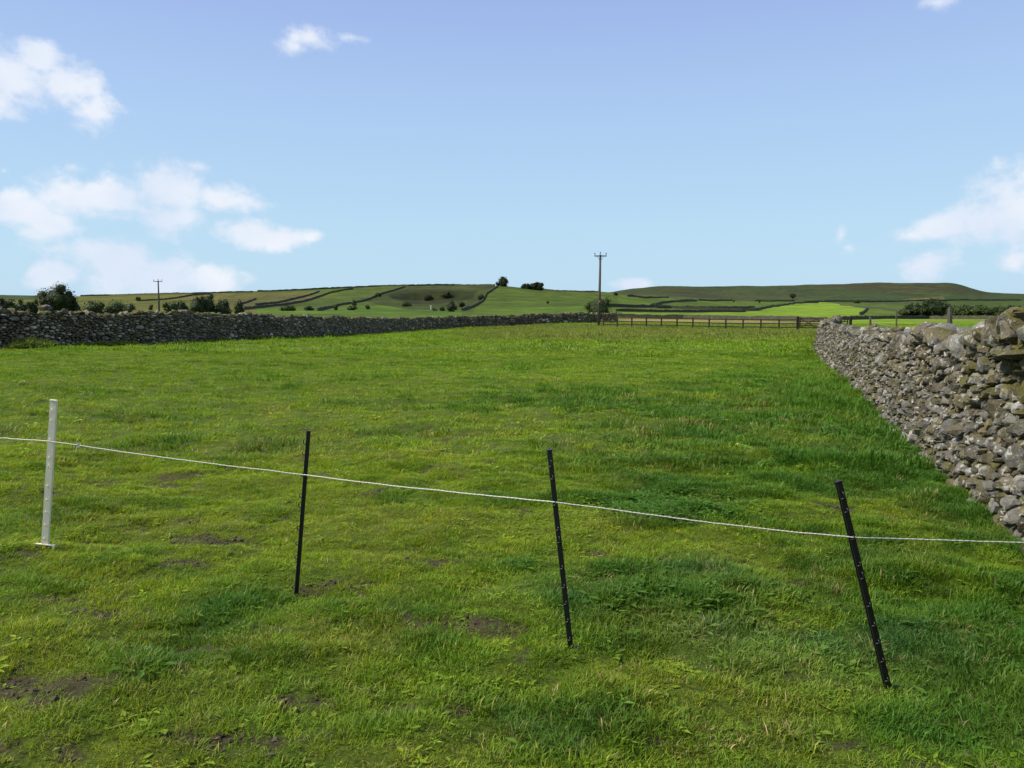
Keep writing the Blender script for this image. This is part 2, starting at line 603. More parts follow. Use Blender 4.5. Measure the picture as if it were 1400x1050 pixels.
# ground under the grass
M_FIELD, h = mat('field_turf')
a = h.n('ShaderNodeAttribute', attribute_name='col').outputs[0]
pos = h.n('ShaderNodeNewGeometry').outputs['Position']
n = h.noise(38, 8, .8, pos)
n2_ = h.noise(1.8, 4, .6, pos)
c = h.mix(1.0, a, h.ramp(n, [(.36, (.35, .36, .34)), (.52, (.9, .9, .85)), (.66, (1.6, 1.5, 1.3))]), 'MULTIPLY')
c = h.mix(1.0, c, h.ramp(n2_, [(.3, (.85, .85, .85)), (.7, (1.12, 1.12, 1.08))]), 'MULTIPLY')
finish(h, c, .95, n, .8, .03, .15)

M_FAR, h = mat('hill_grassland')
a = h.n('ShaderNodeAttribute', attribute_name='col').outputs[0]
pos = h.n('ShaderNodeNewGeometry').outputs['Position']
n = h.noise(.09, 8, .70, h.vmath('MULTIPLY', pos, (1, .6, 1)))
ng_ = h.noise(.011, 5, .6, pos)
nb = h.noise(.7, 5, .6, pos)
c = h.mix(1.0, a, h.ramp(n, [(.34, (.55, .58, .6)), (.66, (1.42, 1.36, 1.2))]), 'MULTIPLY')
c = h.mix(1.0, c, h.ramp(ng_, [(.38, (.78, .82, .84)), (.62, (1.2, 1.15, 1.05))]), 'MULTIPLY')
finish(h, c, .95, nb, .7, .5, .1)

# grass blades
M_BLADE, h = mat('grass_blade')
ia = h.n('ShaderNodeAttribute', attribute_name='gcol', attribute_type='INSTANCER').outputs[0]
va = h.n('ShaderNodeAttribute', attribute_name='col').outputs[0]
c = h.mix(1.0, ia, va, 'MULTIPLY')
p = h.n('ShaderNodeBsdfPrincipled', {'Base Color': c, 'Roughness': .55, 'Specular IOR Level': .16})
t = h.n('ShaderNodeBsdfTranslucent', {0: h.mix(1.0, c, (1.25, 1.15, .5), 'MULTIPLY')})
ms = h.n('ShaderNodeMixShader', {0: .36, 1: p.outputs[0], 2: t.outputs[0]})
h.n('ShaderNodeOutputMaterial', {0: ms.outputs[0]})


def leafmat(name, dark, light, trans=.25):
    m, h = mat(name)
    a = h.n('ShaderNodeAttribute', attribute_name='col').outputs[0]
    sx = h.n('ShaderNodeSeparateColor', {0: a})
    c = h.mix(sx.outputs[0], dark, light)
    p = h.n('ShaderNodeBsdfPrincipled', {'Base Color': c, 'Roughness': .6, 'Specular IOR Level': .2})
    t = h.n('ShaderNodeBsdfTranslucent', {0: c})
    ms = h.n('ShaderNodeMixShader', {0: trans, 1: p.outputs[0], 2: t.outputs[0]})
    h.n('ShaderNodeOutputMaterial', {0: ms.outputs[0]})
    return m


M_LEAF_DARK = leafmat('leaf_dark', (.014, .025, .008), (.058, .080, .020), .2)
M_LEAF_MID = leafmat('leaf_mid', (.028, .045, .012), (.075, .105, .024), .2)
M_LEAF_WEED = leafmat('leaf_weed', (.09, .14, .02), (.24, .28, .05), .35)
M_BARK = plain('bark', (.05, .042, .03), .9, .4, 6, .6, .2, .02)


def stonemat(name, lich, mossamt, gain=1.0):
    m, h = mat(name)
    a = h.n('ShaderNodeAttribute', attribute_name='col')
    g = h.n('ShaderNodeNewGeometry')
    pos = g.outputs['Position']
    nz = h.n('ShaderNodeSeparateXYZ', {0: g.outputs['Normal']}).outputs[2]
    n = h.noise(14, 8, .68, pos)
    nf = h.noise(60, 6, .7, pos)
    c = h.mix(1.0, a.outputs[0], h.ramp(n, [(.3, (.55 * gain, .54 * gain, .52 * gain)), (.55, (1 * gain, 1 * gain, 1 * gain)), (.75, (1.35 * gain, 1.33 * gain, 1.28 * gain))]), 'MULTIPLY')
    c = h.mix(h.step(nf, .35, .7), h.mix(1.0, c, (.72, .71, .70), 'MULTIPLY'), c)
    # pale crustose lichen
    ln = h.noise(9, 6, .75, h.vmath('ADD', pos, (5, 3, 9)))
    lf = h.math('MULTIPLY', h.step(ln, .54, .62), h.step(nf, .36, .50))
    c = h.mix(h.math('MULTIPLY', lf, lich), c, (.48, .47, .42))
    yn = h.noise(7, 5, .7, h.vmath('ADD', pos, (15, -3, 2)))
    yf = h.math('MULTIPLY', h.step(yn, .57, .66), .5)
    c = h.mix(yf, c, (.20, .16, .035))
    # moss where the stone says so, thickest on what faces up
    mn = h.noise(11, 6, .7, h.vmath('ADD', pos, (-7, 8, 4)))
    up = h.math('MULTIPLY', h.math('MAXIMUM', nz, 0.0), .35)
    mm = h.math('ADD', h.math('ADD', mn, up), h.math('MULTIPLY', a.outputs['Alpha'], .42))
    mf = h.math('MULTIPLY', h.step(mm, .80 - mossamt, .96 - mossamt), h.step(h.noise(28, 4, .7, pos), .30, .58, .25, .95))
    mc = h.mix(h.step(nf, .3, .7), (.035, .037, .008), (.13, .118, .024))
    c = h.mix(mf, c, mc)
    bh = h.math('ADD', h.math('MULTIPLY', n, 1.0), h.math('MULTIPLY', nf, .5))
    finish(h, c, .92, bh, .9, .022, .2)
    return m


M_STONE = stonemat('limestone_rubble', .75, .01, .60)
M_STONE_DK = stonemat('mossy_gritstone', .45, .06, 1.4)
M_CORE = plain('wall_core', (.035, .032, .027), .95, .4, 9, .8, .1, .03)

M_FARWALL, h = mat('far_drystone')
pos = h.n('ShaderNodeNewGeometry').outputs['Position']
n = h.noise(1.3, 5, .8, pos)
c = h.ramp(n, [(.35, (.038, .040, .026)), (.6, (.080, .078, .052)), (.75, (.16, .155, .11))])
finish(h, c, .95, n, .6, .1, .1)

M_BLACK = plain('black_plastic', (.011, .011, .012), .42, .3, 60, .1, .5, .001)
M_WHITE = plain('weathered_white_plastic', (.80, .73, .54), .6, .16, 40, .15, .35, .001)
M_ROPE = plain('white_polywire', (.50, .49, .43), .7, .2, 180, .3, .2, .0006)
M_WOOD_DK = plain('dark_creosoted_wood', (.030, .020, .014), .85, .4, 8, .5, .2, .01)
M_WOOD_GREY = plain('weathered_grey_wood', (.085, .08, .06), .9, .35, 12, .6, .2, .01)
M_POLE = plain('pole_wood', (.085, .072, .058), .9, .3, 5, .5, .2, .01)
M_PORC = plain('insulator_porcelain', (.10, .06, .045), .3, .1, 10, 0, .5)
M_WIRE = plain('galvanised_wire', (.22, .22, .21), .5, .1, 50, 0, .5)
M_YELLOW = plain('warning_plate', (.55, .42, .06), .5, .1, 50, 0, .4)


# ------------------------------------------------------------------ ground meshes
def polar(thetas, rs, colf, name, mt, centre=None):
    T, RR = np.meshgrid(thetas, rs)
    X = (np.sin(T) * RR).ravel()
    Y = (np.cos(T) * RR).ravel()
    Z = zfun(X, Y)
    cl = colf(X, Y)
    nt_, nr = len(thetas), len(rs)
    v = np.stack([X, Y, Z], 1)
    i = np.arange(nr - 1)[:, None] * nt_
    j = np.arange(nt_ - 1)[None, :]
    a0 = (i + j).ravel()
    f = np.stack([a0, a0 + nt_, a0 + nt_ + 1, a0 + 1], 1)
    jl = np.arange(nr - 1) * nt_
    f = np.concatenate([f, np.stack([jl + nt_ - 1, jl + nt_ + nt_ - 1, jl + nt_, jl], 1)])
    me = bpy.data.meshes.new(name)
    vs = v
    if centre:
        vs = np.concatenate([v, [[0, 0, z1(0, .1)]]])
        cl = np.concatenate([cl, cl[:1]])
    me.vertices.add(len(vs))
    me.vertices.foreach_set('co', vs.astype(np.float32).ravel())
    faces = f
    nl = faces.size
    tri = []
    if centre:
        ci = len(v)
        tri = [(ci, k, (k + 1) % nt_) for k in range(nt_)]
    me.loops.add(nl + 3 * len(tri))
    li = np.concatenate([faces.ravel(), np.array(tri, dtype=int).ravel()]).astype(np.int32)
    # faces wind so that normals point up
    me.loops.foreach_set('vertex_index', li)
    me.polygons.add(len(faces) + len(tri))
    st = np.concatenate([np.arange(len(faces)) * 4, nl + np.arange(len(tri)) * 3]).astype(np.int32)
    me.polygons.foreach_set('loop_start', st)
    me.polygons.foreach_set('use_smooth', [True] * (len(faces) + len(tri)))
    me.update(calc_edges=True)
    me.validate()
    c4 = np.ones((len(vs), 4), dtype=np.float32)
    c4[:, :3] = cl
    at_ = me.color_attributes.new('col', 'FLOAT_COLOR', 'POINT')
    at_.data.foreach_set('color', c4.ravel())
    me.materials.append(mt)
    return link(name, me, kind='structure')


def thetas(nd):
    d = np.linspace(R(-37), R(37), nd)
    o = np.linspace(R(37), R(323), 90)[1:-1]
    return np.concatenate([d, o])


def field_c(X, Y):
    c, lush, dry, bare, tall = grass_col(X, Y)
    r = np.hypot(X, Y)
    soil = np.array([.075, .058, .036])
    thatch = np.array([.095, .135, .018])
    k = (1 - sstep(r, 20, 70))[:, None]
    g = c * (.62 - .20 * k) * (1 - k * .45) + thatch * k * .45
    b = bare[:, None]
    out_ = g * (1 - b) + soil * b
    fr = sstep(r, 30, 90)[:, None]
    out_ = out_ * (1 - fr * (1 - b)) + c * .85 * fr * (1 - b)
    br = inpoly(X, Y, BROWN)
    out_[br] = (.27, .22, .12)
    # bright pasture beyond the near wall
    oth = (X > wall_x(Y) + .3) & (X / np.maximum(Y, 1) < 3) & (Y > 1)
    q = (oth & (Y > 4))
    out_[q] = out_[q] * .3 + np.array([.15, .20, .03]) * .7
    return out_


RS1 = np.exp(np.linspace(math.log(.6), math.log(130), 430))
polar(thetas(420), RS1, field_c, 'field_ground', M_FIELD, centre=True)
RS2 = np.exp(np.linspace(math.log(130), math.log(8000), 290))
polar(thetas(720), RS2, far_col, 'hills', M_FAR)

# ------------------------------------------------------------------ dry stone walls
PAL_R = [(.27, .26, .225), (.18, .175, .15), (.235, .21, .155), (.12, .112, .09), (.42, .41, .37), (.19, .175, .10), (.20, .17, .13), (.26, .25, .22), (.31, .30, .27), (.23, .20, .12)]
PAL_L = [(.105, .092, .064), (.06, .052, .036), (.16, .145, .105), (.125, .115, .052), (.08, .07, .046), (.32, .30, .23), (.13, .12, .09)]


WALL_R = [(x + .33, y) for x, y in WALL_R]


class Path:
    def __init__(s, pts, side):
        s.p = np.array(pts, dtype=float)
        d = np.hypot(*np.diff(s.p, axis=0).T)
        s.s = np.concatenate([[0], np.cumsum(d)])
        s.L = s.s[-1]
        s.side = side

    def xy(s, t):
        return np.array([np.interp(t, s.s, s.p[:, 0]), np.interp(t, s.s, s.p[:, 1])])

    def frame(s, t):
        a, b = s.xy(max(t - .7, 0)), s.xy(min(t + .7, s.L))
        d = b - a
        d /= np.hypot(*d)
        nrm = np.array([-d[1], d[0]]) * s.side
        return d, nrm


def cells(L0, L1, top, rsamp, asp, seed, tries):
    """power-diagram cells that fill a wall face"""
    rg = np.random.default_rng(seed)
    U, V, RD = [], [], []
    area = (L1 - L0) * np.mean([top(s) for s in np.linspace(L0, L1, 20)])
    Ns = int(tries * area)
    us = rg.uniform(L0, L1, Ns)
    rr = rsamp(rg, us, Ns)
    cellsz = .5
    grid = {}
    for k in range(Ns):
        u = us[k]
        tp = top(u)
        v = rg.uniform(0, tp)
        r_ = rr[k] * (1.0 if k < Ns * .35 else .62)
        gx = int(u / cellsz)
        ok = True
        for g_ in (gx - 1, gx, gx + 1):
            for (a, b, c_) in grid.get(g_, ()):
                dx = u - a
                dv = (v - b) / asp
                if dx * dx + dv * dv < (.86 * (r_ + c_)) ** 2:
                    ok = False
                    break
            if not ok:
                break
        if ok:
            grid.setdefault(gx, []).append((u, v, r_))
            U.append(u)
            V.append(v)
            RD.append(r_)
    U, V, RD = np.array(U), np.array(V), np.array(RD)
    out_ = []
    order = np.argsort(U)
    U, V, RD = U[order], V[order], RD[order]
    W = V / asp
    for i in range(len(U)):
        lo = np.searchsorted(U, U[i] - .7)
        hi = np.searchsorted(U, U[i] + .7)
        dx = U[lo:hi] - U[i]
        dw = W[lo:hi] - W[i]
        dd = dx * dx + dw * dw
        ids = np.argsort(dd)[1:18]
        q = RD[i] * 2.1 + .03
        P = [(-q, -q), (q, -q), (q, q), (-q, q)]
        tp = top(U[i])
        # clip with floor and top
        planes = [(0.0, -1.0, (V[i] + .10) / asp), (0.0, 1.0, (tp - V[i]) / asp)]
        for k in ids:
            d2 = dd[k]
            if d2 < 1e-9:
                continue
            t_ = .5 + (RD[i] ** 2 - RD[lo + k] ** 2) / (2 * d2)
            d1 = math.sqrt(d2)
            planes.append((dx[k] / d1, dw[k] / d1, max(t_, .12) * d1))
        for (nx, ny, dist_) in planes:
            Q = []
            m_ = len(P)
            for a in range(m_):
                p, q2 = P[a], P[(a + 1) % m_]
                dp = p[0] * nx + p[1] * ny - dist_
                dq = q2[0] * nx + q2[1] * ny - dist_
                if dp <= 0:
                    Q.append(p)
                if (dp < 0) != (dq < 0):
                    tt = dp / (dp - dq)
                    Q.append((p[0] + (q2[0] - p[0]) * tt, p[1] + (q2[1] - p[1]) * tt))
            P = Q
            if len(P) < 3:
                break
        if len(P) >= 3:
            out_.append((U[i], V[i], [(a, b * asp) for a, b in P]))
    return out_


def stone(P, rg, depth, rings, nmax):
    """a rough stone from a cell outline; u, v, w relative to the cell seed"""
    P = np.array(P)
    c0 = P.mean(0)
    # drop very short edges, cut corners
    Q = []
    m_ = len(P)
    for i in range(m_):
        a, b = P[i], P[(i + 1) % m_]
        Q.append(a * .78 + b * .22)
        Q.append(a * .22 + b * .78)
    Q = np.array(Q)
    keep = [0]
    size = np.abs(Q - c0).max()
    for i in range(1, len(Q)):
        if np.hypot(*(Q[i] - Q[keep[-1]])) > size * .22:
            keep.append(i)
    Q = Q[keep]
    while len(Q) > nmax:
        d = np.hypot(*(Q - np.roll(Q, 1, 0)).T)
        Q = np.delete(Q, int(np.argmin(d)), 0)
    m_ = len(Q)
    if m_ < 4:
        return None
    rel = Q - c0
    shrink = rg.uniform(.82, .98)
    rel = rel * shrink
    tu, tv = rg.normal(0, .15, 2)
    tv -= .12
    vs = []
    for (sc, wf, js, jw) in rings:
        k = sc * (1 + rg.normal(0, js, m_))[:, None]
        p = rel * k
        wv = depth * (wf + rg.normal(0, jw, m_)) + (p[:, 0] * tu + p[:, 1] * tv) * (1 if wf > .1 else 0)
        vs.extend([(c0[0] + a, c0[1] + b, ww) for (a, b), ww in zip(p, wv)])
    off = rg.normal(0, .15, 2) * size
    vs.append((c0[0] + off[0], c0[1] + off[1], depth * rg.uniform(.95, 1.2)))
    fs = []
    for r_ in range(len(rings) - 1):
        for k in range(m_):
            k2 = (k + 1) % m_
            fs.append((r_ * m_ + k, r_ * m_ + k2, (r_ + 1) * m_ + k2, (r_ + 1) * m_ + k))
    b = (len(rings) - 1) * m_
    ci = len(vs) - 1
    for k in range(m_):
        fs.append((b + k, b + (k + 1) % m_, ci))
    return np.array(vs), fs


def rock(rg, dims, npt=22, p=3.2):
    """convex angular boulder centred on the origin"""
    bm = bmesh.new()
    for _ in range(npt):
        d = rg.normal(0, 1, 3)
        k = (np.abs(d) ** p).sum() ** (1 / p)
        d = d / k * rg.uniform(.88, 1.04)
        bm.verts.new((d[0] * dims[0] / 2, d[1] * dims[1] / 2, d[2] * dims[2] / 2))
    r_ = bmesh.ops.convex_hull(bm, input=bm.verts)
    hi = npt >= 24
    junk = [e for e in r_['geom_interior'] if isinstance(e, bmesh.types.BMVert)]
    if junk:
        bmesh.ops.delete(bm, geom=junk, context='VERTS')
    if hi:
        bmesh.ops.subdivide_edges(bm, edges=bm.edges[:], cuts=2, use_grid_fill=True, smooth=.10)
        off = Vector(rg.uniform(-50, 50, 3))
        sz = sum(dims) / 3
        for v in bm.verts:
            k_ = mnoise.noise(v.co / sz * 3.2 + off) * .085 + mnoise.noise(v.co / sz * 8 + off) * .04 - abs(mnoise.noise(v.co / sz * 5 - off)) * .05
            v.co += v.co.normalized() * sz * k_
    bm.verts.ensure_lookup_table()
    bm.verts.index_update()
    bm.normal_update()
    vs = np.array([v.co[:] for v in bm.verts])
    fs = [tuple(v.index for v in f.verts) for f in bm.faces]
    bm.free()
    return vs, fs


def inview(x, y):
    return y > 1 and abs(x / y) < .69


def build_wall(name, label, path, H, baseoff, rsamp, asp, pal, m, seed, tries, thick, batter, nsingle, gap_end=None,
               cope=None, mossf=None, rings_hi=None, rings_lo=None, detail=12, lod=8, singlepx=9, inset=.07):
    root = thing(name, (path.xy(0)[0], path.xy(0)[1], 0), label, 'wall')
    O = np.array(root.location)
    rg = np.random.default_rng(seed + 5)

    def place(u, v, wv):
        u = np.clip(u, 0, path.L)
        p = path.xy(u)
        d, nr = path.frame(u)
        z = float(np.interp(u, ZS, ZV)) + v
        q = p + nr * (wv + thick / 2 - batter * v)
        return (q[0], q[1], z)
    us = np.arange(0, path.L + .5, .5)
    xy = np.array([path.xy(u) for u in us])
    ZS, ZV = us, zbase(xy[:, 0], xy[:, 1]) + baseoff
    cl = cells(0, path.L, H, rsamp, asp, seed, tries)
    stones = []
    for (u, v, P) in cl:
        pc = place(u, v, 0)
        dist_ = math.hypot(pc[0], pc[1])
        wpx = (max(a for a, b in P) - min(a for a, b in P)) * 1050 / max(dist_, 1)
        dd, nr = path.frame(u)
        facing = abs(nr[0] * pc[0] + nr[1] * pc[1]) / dist_
        hpx = (max(b for a, b in P) - min(b for a, b in P)) * 1050 / max(dist_, 1)
        ap = wpx * hpx * facing if inview(pc[0], pc[1]) else 0
        stones.append([ap, u, v, P, pc])
    ncope = 0
    cp = cope(rg) if cope else []
    for c_ in cp:
        x, y, _ = place(c_['u'], 0, 0)
        d_ = math.hypot(x, y)
        c_['ap'] = (c_['d'][0] * 1050 / d_) * (c_['d'][2] * 1050 / d_) * 1.2 if inview(x, y) else 0
    allap = sorted([s_[0] for s_ in stones] + [c_['ap'] for c_ in cp], reverse=True)
    cut = max(allap[min(nsingle, len(allap) - 1)], singlepx * singlepx * .62)
    lo = MB()
    lc = []
    for (ap, u, v, P, pc) in stones:
        single = ap > cut
        big = max(abs(a) for a, b in P)
        depth = rg.uniform(.35, 1.0) * min(.045 + big * .45, .11)
        st = stone(P, rg, depth, rings_hi if single else rings_lo, detail if single else lod)
        if st is None:
            continue
        vs, fs = st
        col = np.array(pal[rg.integers(len(pal))]) * rg.uniform(.6, 1.3)
        mo = mossf(u, v, rg) if mossf else 0
        W = [place(u + a, v + b, ww) for a, b, ww in vs]
        if path.side > 0:
            fs = [tuple(reversed(f)) for f in fs]
        if single:
            c_ = np.array(place(u, v, 0))
            vv = [tuple(np.array(q) - c_) for q in W]
            me = mesh('stone', vv, fs, m, [(*col, mo)] * len(vv), smooth=True)
            me.set_sharp_from_angle(angle=R(24))
            o = link('stone', me, root)
            o.location = c_ - O
        else:
            b = len(lo.v)
            lo.v.extend([tuple(np.array(q) - O) for q in W])
            lo.f.extend([tuple(i + b for i in f) for f in fs])
            lo.c.extend([(*col, mo)] * len(W))
    for c_ in cp:
        vs, fs = rock(rg, c_['d'], c_.get('n', 24))
        d, nr = path.frame(c_['u'])
        rot = Matrix.Rotation(math.atan2(d[1], d[0]), 3, 'Z') @ Matrix.Rotation(c_['ry'], 3, 'Y') @ Matrix.Rotation(c_['rx'], 3, 'X') @ Matrix.Rotation(c_.get('rz', 0), 3, 'Z')
        p0 = path.xy(c_['u'])
        tp = float(np.interp(c_['u'], ZS, ZV)) + H(c_['u']) + c_['v']
        cen = np.array([p0[0] + nr[0] * c_.get('w', 0), p0[1] + nr[1] * c_.get('w', 0), tp])
        col = np.array(pal[rg.integers(len(pal))]) * rg.uniform(.8, 1.3)
        W = [rot @ Vector(q) for q in vs]
        mo = c_.get('moss', 0)
        if c_['ap'] > cut:
            me = mesh('coping_stone', [tuple(q) for q in W], fs, m, [(*col, mo)] * len(W), smooth=True)
            me.set_sharp_from_angle(angle=R(28))
            o = link('coping_stone', me, root)
            o.location = cen - O
        else:
            b = len(lo.v)
            lo.v.extend([tuple(np.array(q) + cen - O) for q in W])
            lo.f.extend([tuple(i + b for i in f) for f in fs])
            lo.c.extend([(*col, mo)] * len(W))
    lo.build('small_stones', m, root, kind='stuff')
    # rubble core
    cb = MB()
    us2 = np.arange(0, path.L + .3, .3)
    prof = []
    for u in us2:
        u = min(u, path.L)
        p = path.xy(u)
        d, nr = path.frame(u)
        z = float(np.interp(u, ZS, ZV))
        hgt = H(u) + .01
        for (ww, zz) in ((thick / 2 - inset, -.3), (thick / 2 - inset - batter * hgt, hgt), (-thick / 2 + batter * hgt, hgt), (-thick / 2, -.3)):
            q = p + nr * ww
            prof.append((q[0] - O[0], q[1] - O[1], z + zz))
    k = len(us2)
    fs = []
    for i in range(k - 1):
        for j in range(4):
            j2 = (j + 1) % 4
            fs.append((i * 4 + j, i * 4 + j2, (i + 1) * 4 + j2, (i + 1) * 4 + j))
    fs += [(0, 1, 2, 3), tuple((k - 1) * 4 + j for j in (3, 2, 1, 0))]
    cb.add(prof, fs)
    cb.build('rubble_core', M_CORE, root)
    return root


RH = [(1.0, -1.2, 0, 0), (1.0, .10, .03, .06), (.90, .60, .04, .12), (.62, .95, .08, .12)]
RL = [(1.0, -1.2, 0, 0), (.98, .25, .04, .1), (.70, .9, .08, .16)]

# -- right-hand wall
pathR = Path(WALL_R, 1)


def HR(u):
    y = float(pathR.xy(u)[1])
    b = np.interp(y, [0, 5, 6.4, 7.2, 9, 14, 20, 29, 31, 60], [1.46, 1.46, 1.38, 1.30, 1.18, 1.07, 1.0, .98, 1.0, 1.1])
    return b + .05 * math.sin(u * 1.7) + .04 * math.sin(u * 3.9 + 1)


def rsR(rg, us, n_):
    y = np.interp(us, pathR.s, pathR.p[:, 1])
    base_ = np.interp(y, [0, 8, 20, 30, 60], [.108, .098, .078, .08, .13])
    return base_ * rg.lognormal(-.08, .55, n_).clip(.42, 2.4)


def copeR(rg):
    out_ = []
    u = 0
    while u < pathR.L - .2:
        y = float(pathR.xy(u)[1])
        if y < 7.0:
            L = rg.uniform(.18, .38)
            out_.append(dict(u=u + L / 2, v=rg.uniform(.04, .09), d=(L * 1.12, rg.uniform(.42, .55), rg.uniform(.16, .26)), rx=rg.normal(0, .12), ry=rg.normal(0, .12), moss=rg.uniform(.4, 1.0), n=30))
            if rg.random() < .6:
                out_.append(dict(u=u + rg.uniform(0, L), v=.03, w=.18, d=(.2, .2, .15), rx=rg.normal(0, .4), ry=rg.normal(0, .4), moss=.6))
        elif y < 16:
            L = rg.uniform(.14, .36)
            hh = rg.uniform(.14, .28)
            out_.append(dict(u=u + L / 2, v=hh * .38, w=rg.normal(0, .05), d=(L * 1.12, rg.uniform(.36, .52), hh), rx=rg.normal(0, .2), ry=rg.normal(0, .3), moss=rg.uniform(-.2, .5), n=26))
            if rg.random() < .55:
                out_.append(dict(u=u + rg.uniform(0, L), v=.05, w=.2, d=(.16, .16, .13), rx=rg.normal(0, .5), ry=rg.normal(0, .5), moss=0))
        else:
            L = rg.uniform(.16, .4) * (1 if y < 30 else 1.6)
            hh = rg.uniform(.16, .26)
            out_.append(dict(u=u + L / 2, v=hh * .35, d=(L * 1.15, rg.uniform(.36, .5), hh), rx=rg.normal(0, .2), ry=rg.normal(0, .35), moss=rg.uniform(-.1, .3), n=18))
        u += L
    # long slab near the left of the mossy top, sticking out of the face
    for (yy, v, w_, d_, moss) in ((5.9, -.22, .16, (.75, .40, .085), .45), (7.6, -.02, .12, (.42, .34, .34), .1), (7.15, .10, .0, (.36, .4, .28), -.1),
                                  (5.75, .14, -.05, (.42, .5, .18), .8), (5.25, .17, -.05, (.5, .5, .18), .8), (5.55, .0, .17, (.30, .28, .22), .25), (6.0, -.02, .17, (.2, .25, .2), .4), (5.2, -.05, .18, (.32, .28, .24), .2), (6.45, .02, .14, (.26, .3, .22), .2)):
        uu = float(np.interp(yy, pathR.p[:, 1], pathR.s))
        out_.append(dict(u=uu, v=v, w=w_, d=d_, rx=rg.normal(0, .06), ry=rg.normal(0, .06), moss=moss, n=34))
    return out_


def mossR(u, v, rg):
    y = float(pathR.xy(u)[1])
    m_ = rg.uniform(-.35, .3)
    if rg.random() < .12:
        m_ = .55
    return m_ + (.5 if y < 7.2 and v > .95 else 0)


build_wall('drystone_wall', 'tall grey limestone rubble wall running away along the right of the field', pathR, HR, -.02, rsR, .68, PAL_R,
           M_STONE, 21, 900, .62, .13, 288, cope=copeR, mossf=mossR, rings_hi=RH, rings_lo=RL, detail=12, lod=8)

# -- left wall, dark, curving round the back of the field
WALL_L = [(-60, 2), (-42, 10), (-30, 17), (-22.5, 23.5), (-18.5, 28.2), (-15.6, 33.5), (-14.2, 40), (-13.0, 48), (-12.3, 58), (-11.6, 70), (-10.3, 80), (-6.6, 90), (-.5, 97.5), (5, 101), (10.5, 103.5), (14.5, 105)]
WALL_L = [(x - .3, y + (.25 if y > 80 else .1)) for x, y in WALL_L]
pathL = Path(WALL_L, -1)


def HL(u):
    return 1.27 + .05 * math.sin(u * .9) + .04 * math.sin(u * 2.3)


def rsL(rg, us, n_):
    y = np.interp(us, pathL.s, pathL.p[:, 1])
    x = np.interp(us, pathL.s, pathL.p[:, 0])
    dd = np.hypot(x, y)
    base_ = np.interp(dd, [20, 34, 50, 100], [.095, .095, .12, .17])
    return base_ * rg.lognormal(0, .5, n_).clip(.5, 2.4)


def copeL(rg):
    out_ = []
    u = 0
    while u < pathL.L - .2:
        x, y = pathL.xy(u)
        k = 1 if math.hypot(x, y) < 50 else 1.5
        L = rg.uniform(.12, .34) * k
        hh = rg.uniform(.16, .30)
        out_.append(dict(u=u + L / 2, v=hh * .33, d=(L * 1.15, rg.uniform(.36, .46), hh), rx=rg.normal(0, .2), ry=rg.normal(0, .3), moss=rg.uniform(.0, .7), n=16))
        u += L
    uu = float(np.interp(ray(64, 425)[0], [-.8, -.6], [0, 1]))
    return out_


build_wall('drystone_wall', 'long dark mossy stone wall curving from the left edge round the back of the field', pathL, HL, -.05, rsL, .5, PAL_L,
           M_STONE_DK, 33, 420, .6, .1, 240, cope=copeL, mossf=lambda u, v, rg: rg.uniform(-.4, .4), rings_hi=RH, rings_lo=RL, detail=10, lod=7, singlepx=8.5)

# pale pointed boulder leaning on the left wall's top
rg = np.random.default_rng(3)
bx_, by_ = at(63, 27.6)
vs, fs = rock(rg, (.55, .4, .32), 26, 2)
zt = z1(bx_, by_) + 1.48
me = mesh('boulder', vs, fs, M_STONE, [(.15, .135, .10, -.1)] * len(vs), smooth=True)
me.set_sharp_from_angle(angle=R(30))
o = link('boulder', me, None, None, 'pale pointed boulder resting on top of the dark wall below the big round tree', 'boulder')
tx_, tz_ = ray(63, 420)
kk = float(np.interp(tx_, [p[0] / p[1] for p in WALL_L[2:6]], [p[1] for p in WALL_L[2:6]]))
o.location = (tx_ * kk, kk, zbase(tx_ * kk, kk) + 1.50)

# -- thin far walls on the hillsides
def far_wall(label, pts, hgt=1.5, th=.8, ymin=120, group='distant field walls'):
    W = [hit(x, y, ymin) for x, y in pts]
    P = Path(W, 1)
    step_ = max(P.L / 90, 1.2)
    us = np.arange(0, P.L, step_)
    root = MB()
    rg_ = np.random.default_rng(int(abs(pts[0][0] * 7 + pts[0][1])))
    b = []
    for u in us:
        p = P.xy(u)
        d, nr = P.frame(u)
        z = z1(p[0], p[1])
        hh = hgt * rg_.uniform(.85, 1.2)
        q0, q1 = p + nr * th / 2, p - nr * th / 2
        t0, t1 = p + nr * th * .3, p - nr * th * .3
        b += [(q0[0], q0[1], z - .6), (t0[0], t0[1], z + hh), (t1[0], t1[1], z + hh), (q1[0], q1[1], z - .6)]
    k = len(us)
    fs_ = []
    for i in range(k - 1):
        for j in range(3):
            fs_.append((i * 4 + j, (i + 1) * 4 + j, (i + 1) * 4 + j + 1, i * 4 + j + 1))
    fs_ += [(0, 1, 2, 3), tuple((k - 1) * 4 + j for j in (3, 2, 1, 0))]
    root.add(b, fs_)
    root.build('field_wall', M_FARWALL, None, label=label, cat='wall', group=group)


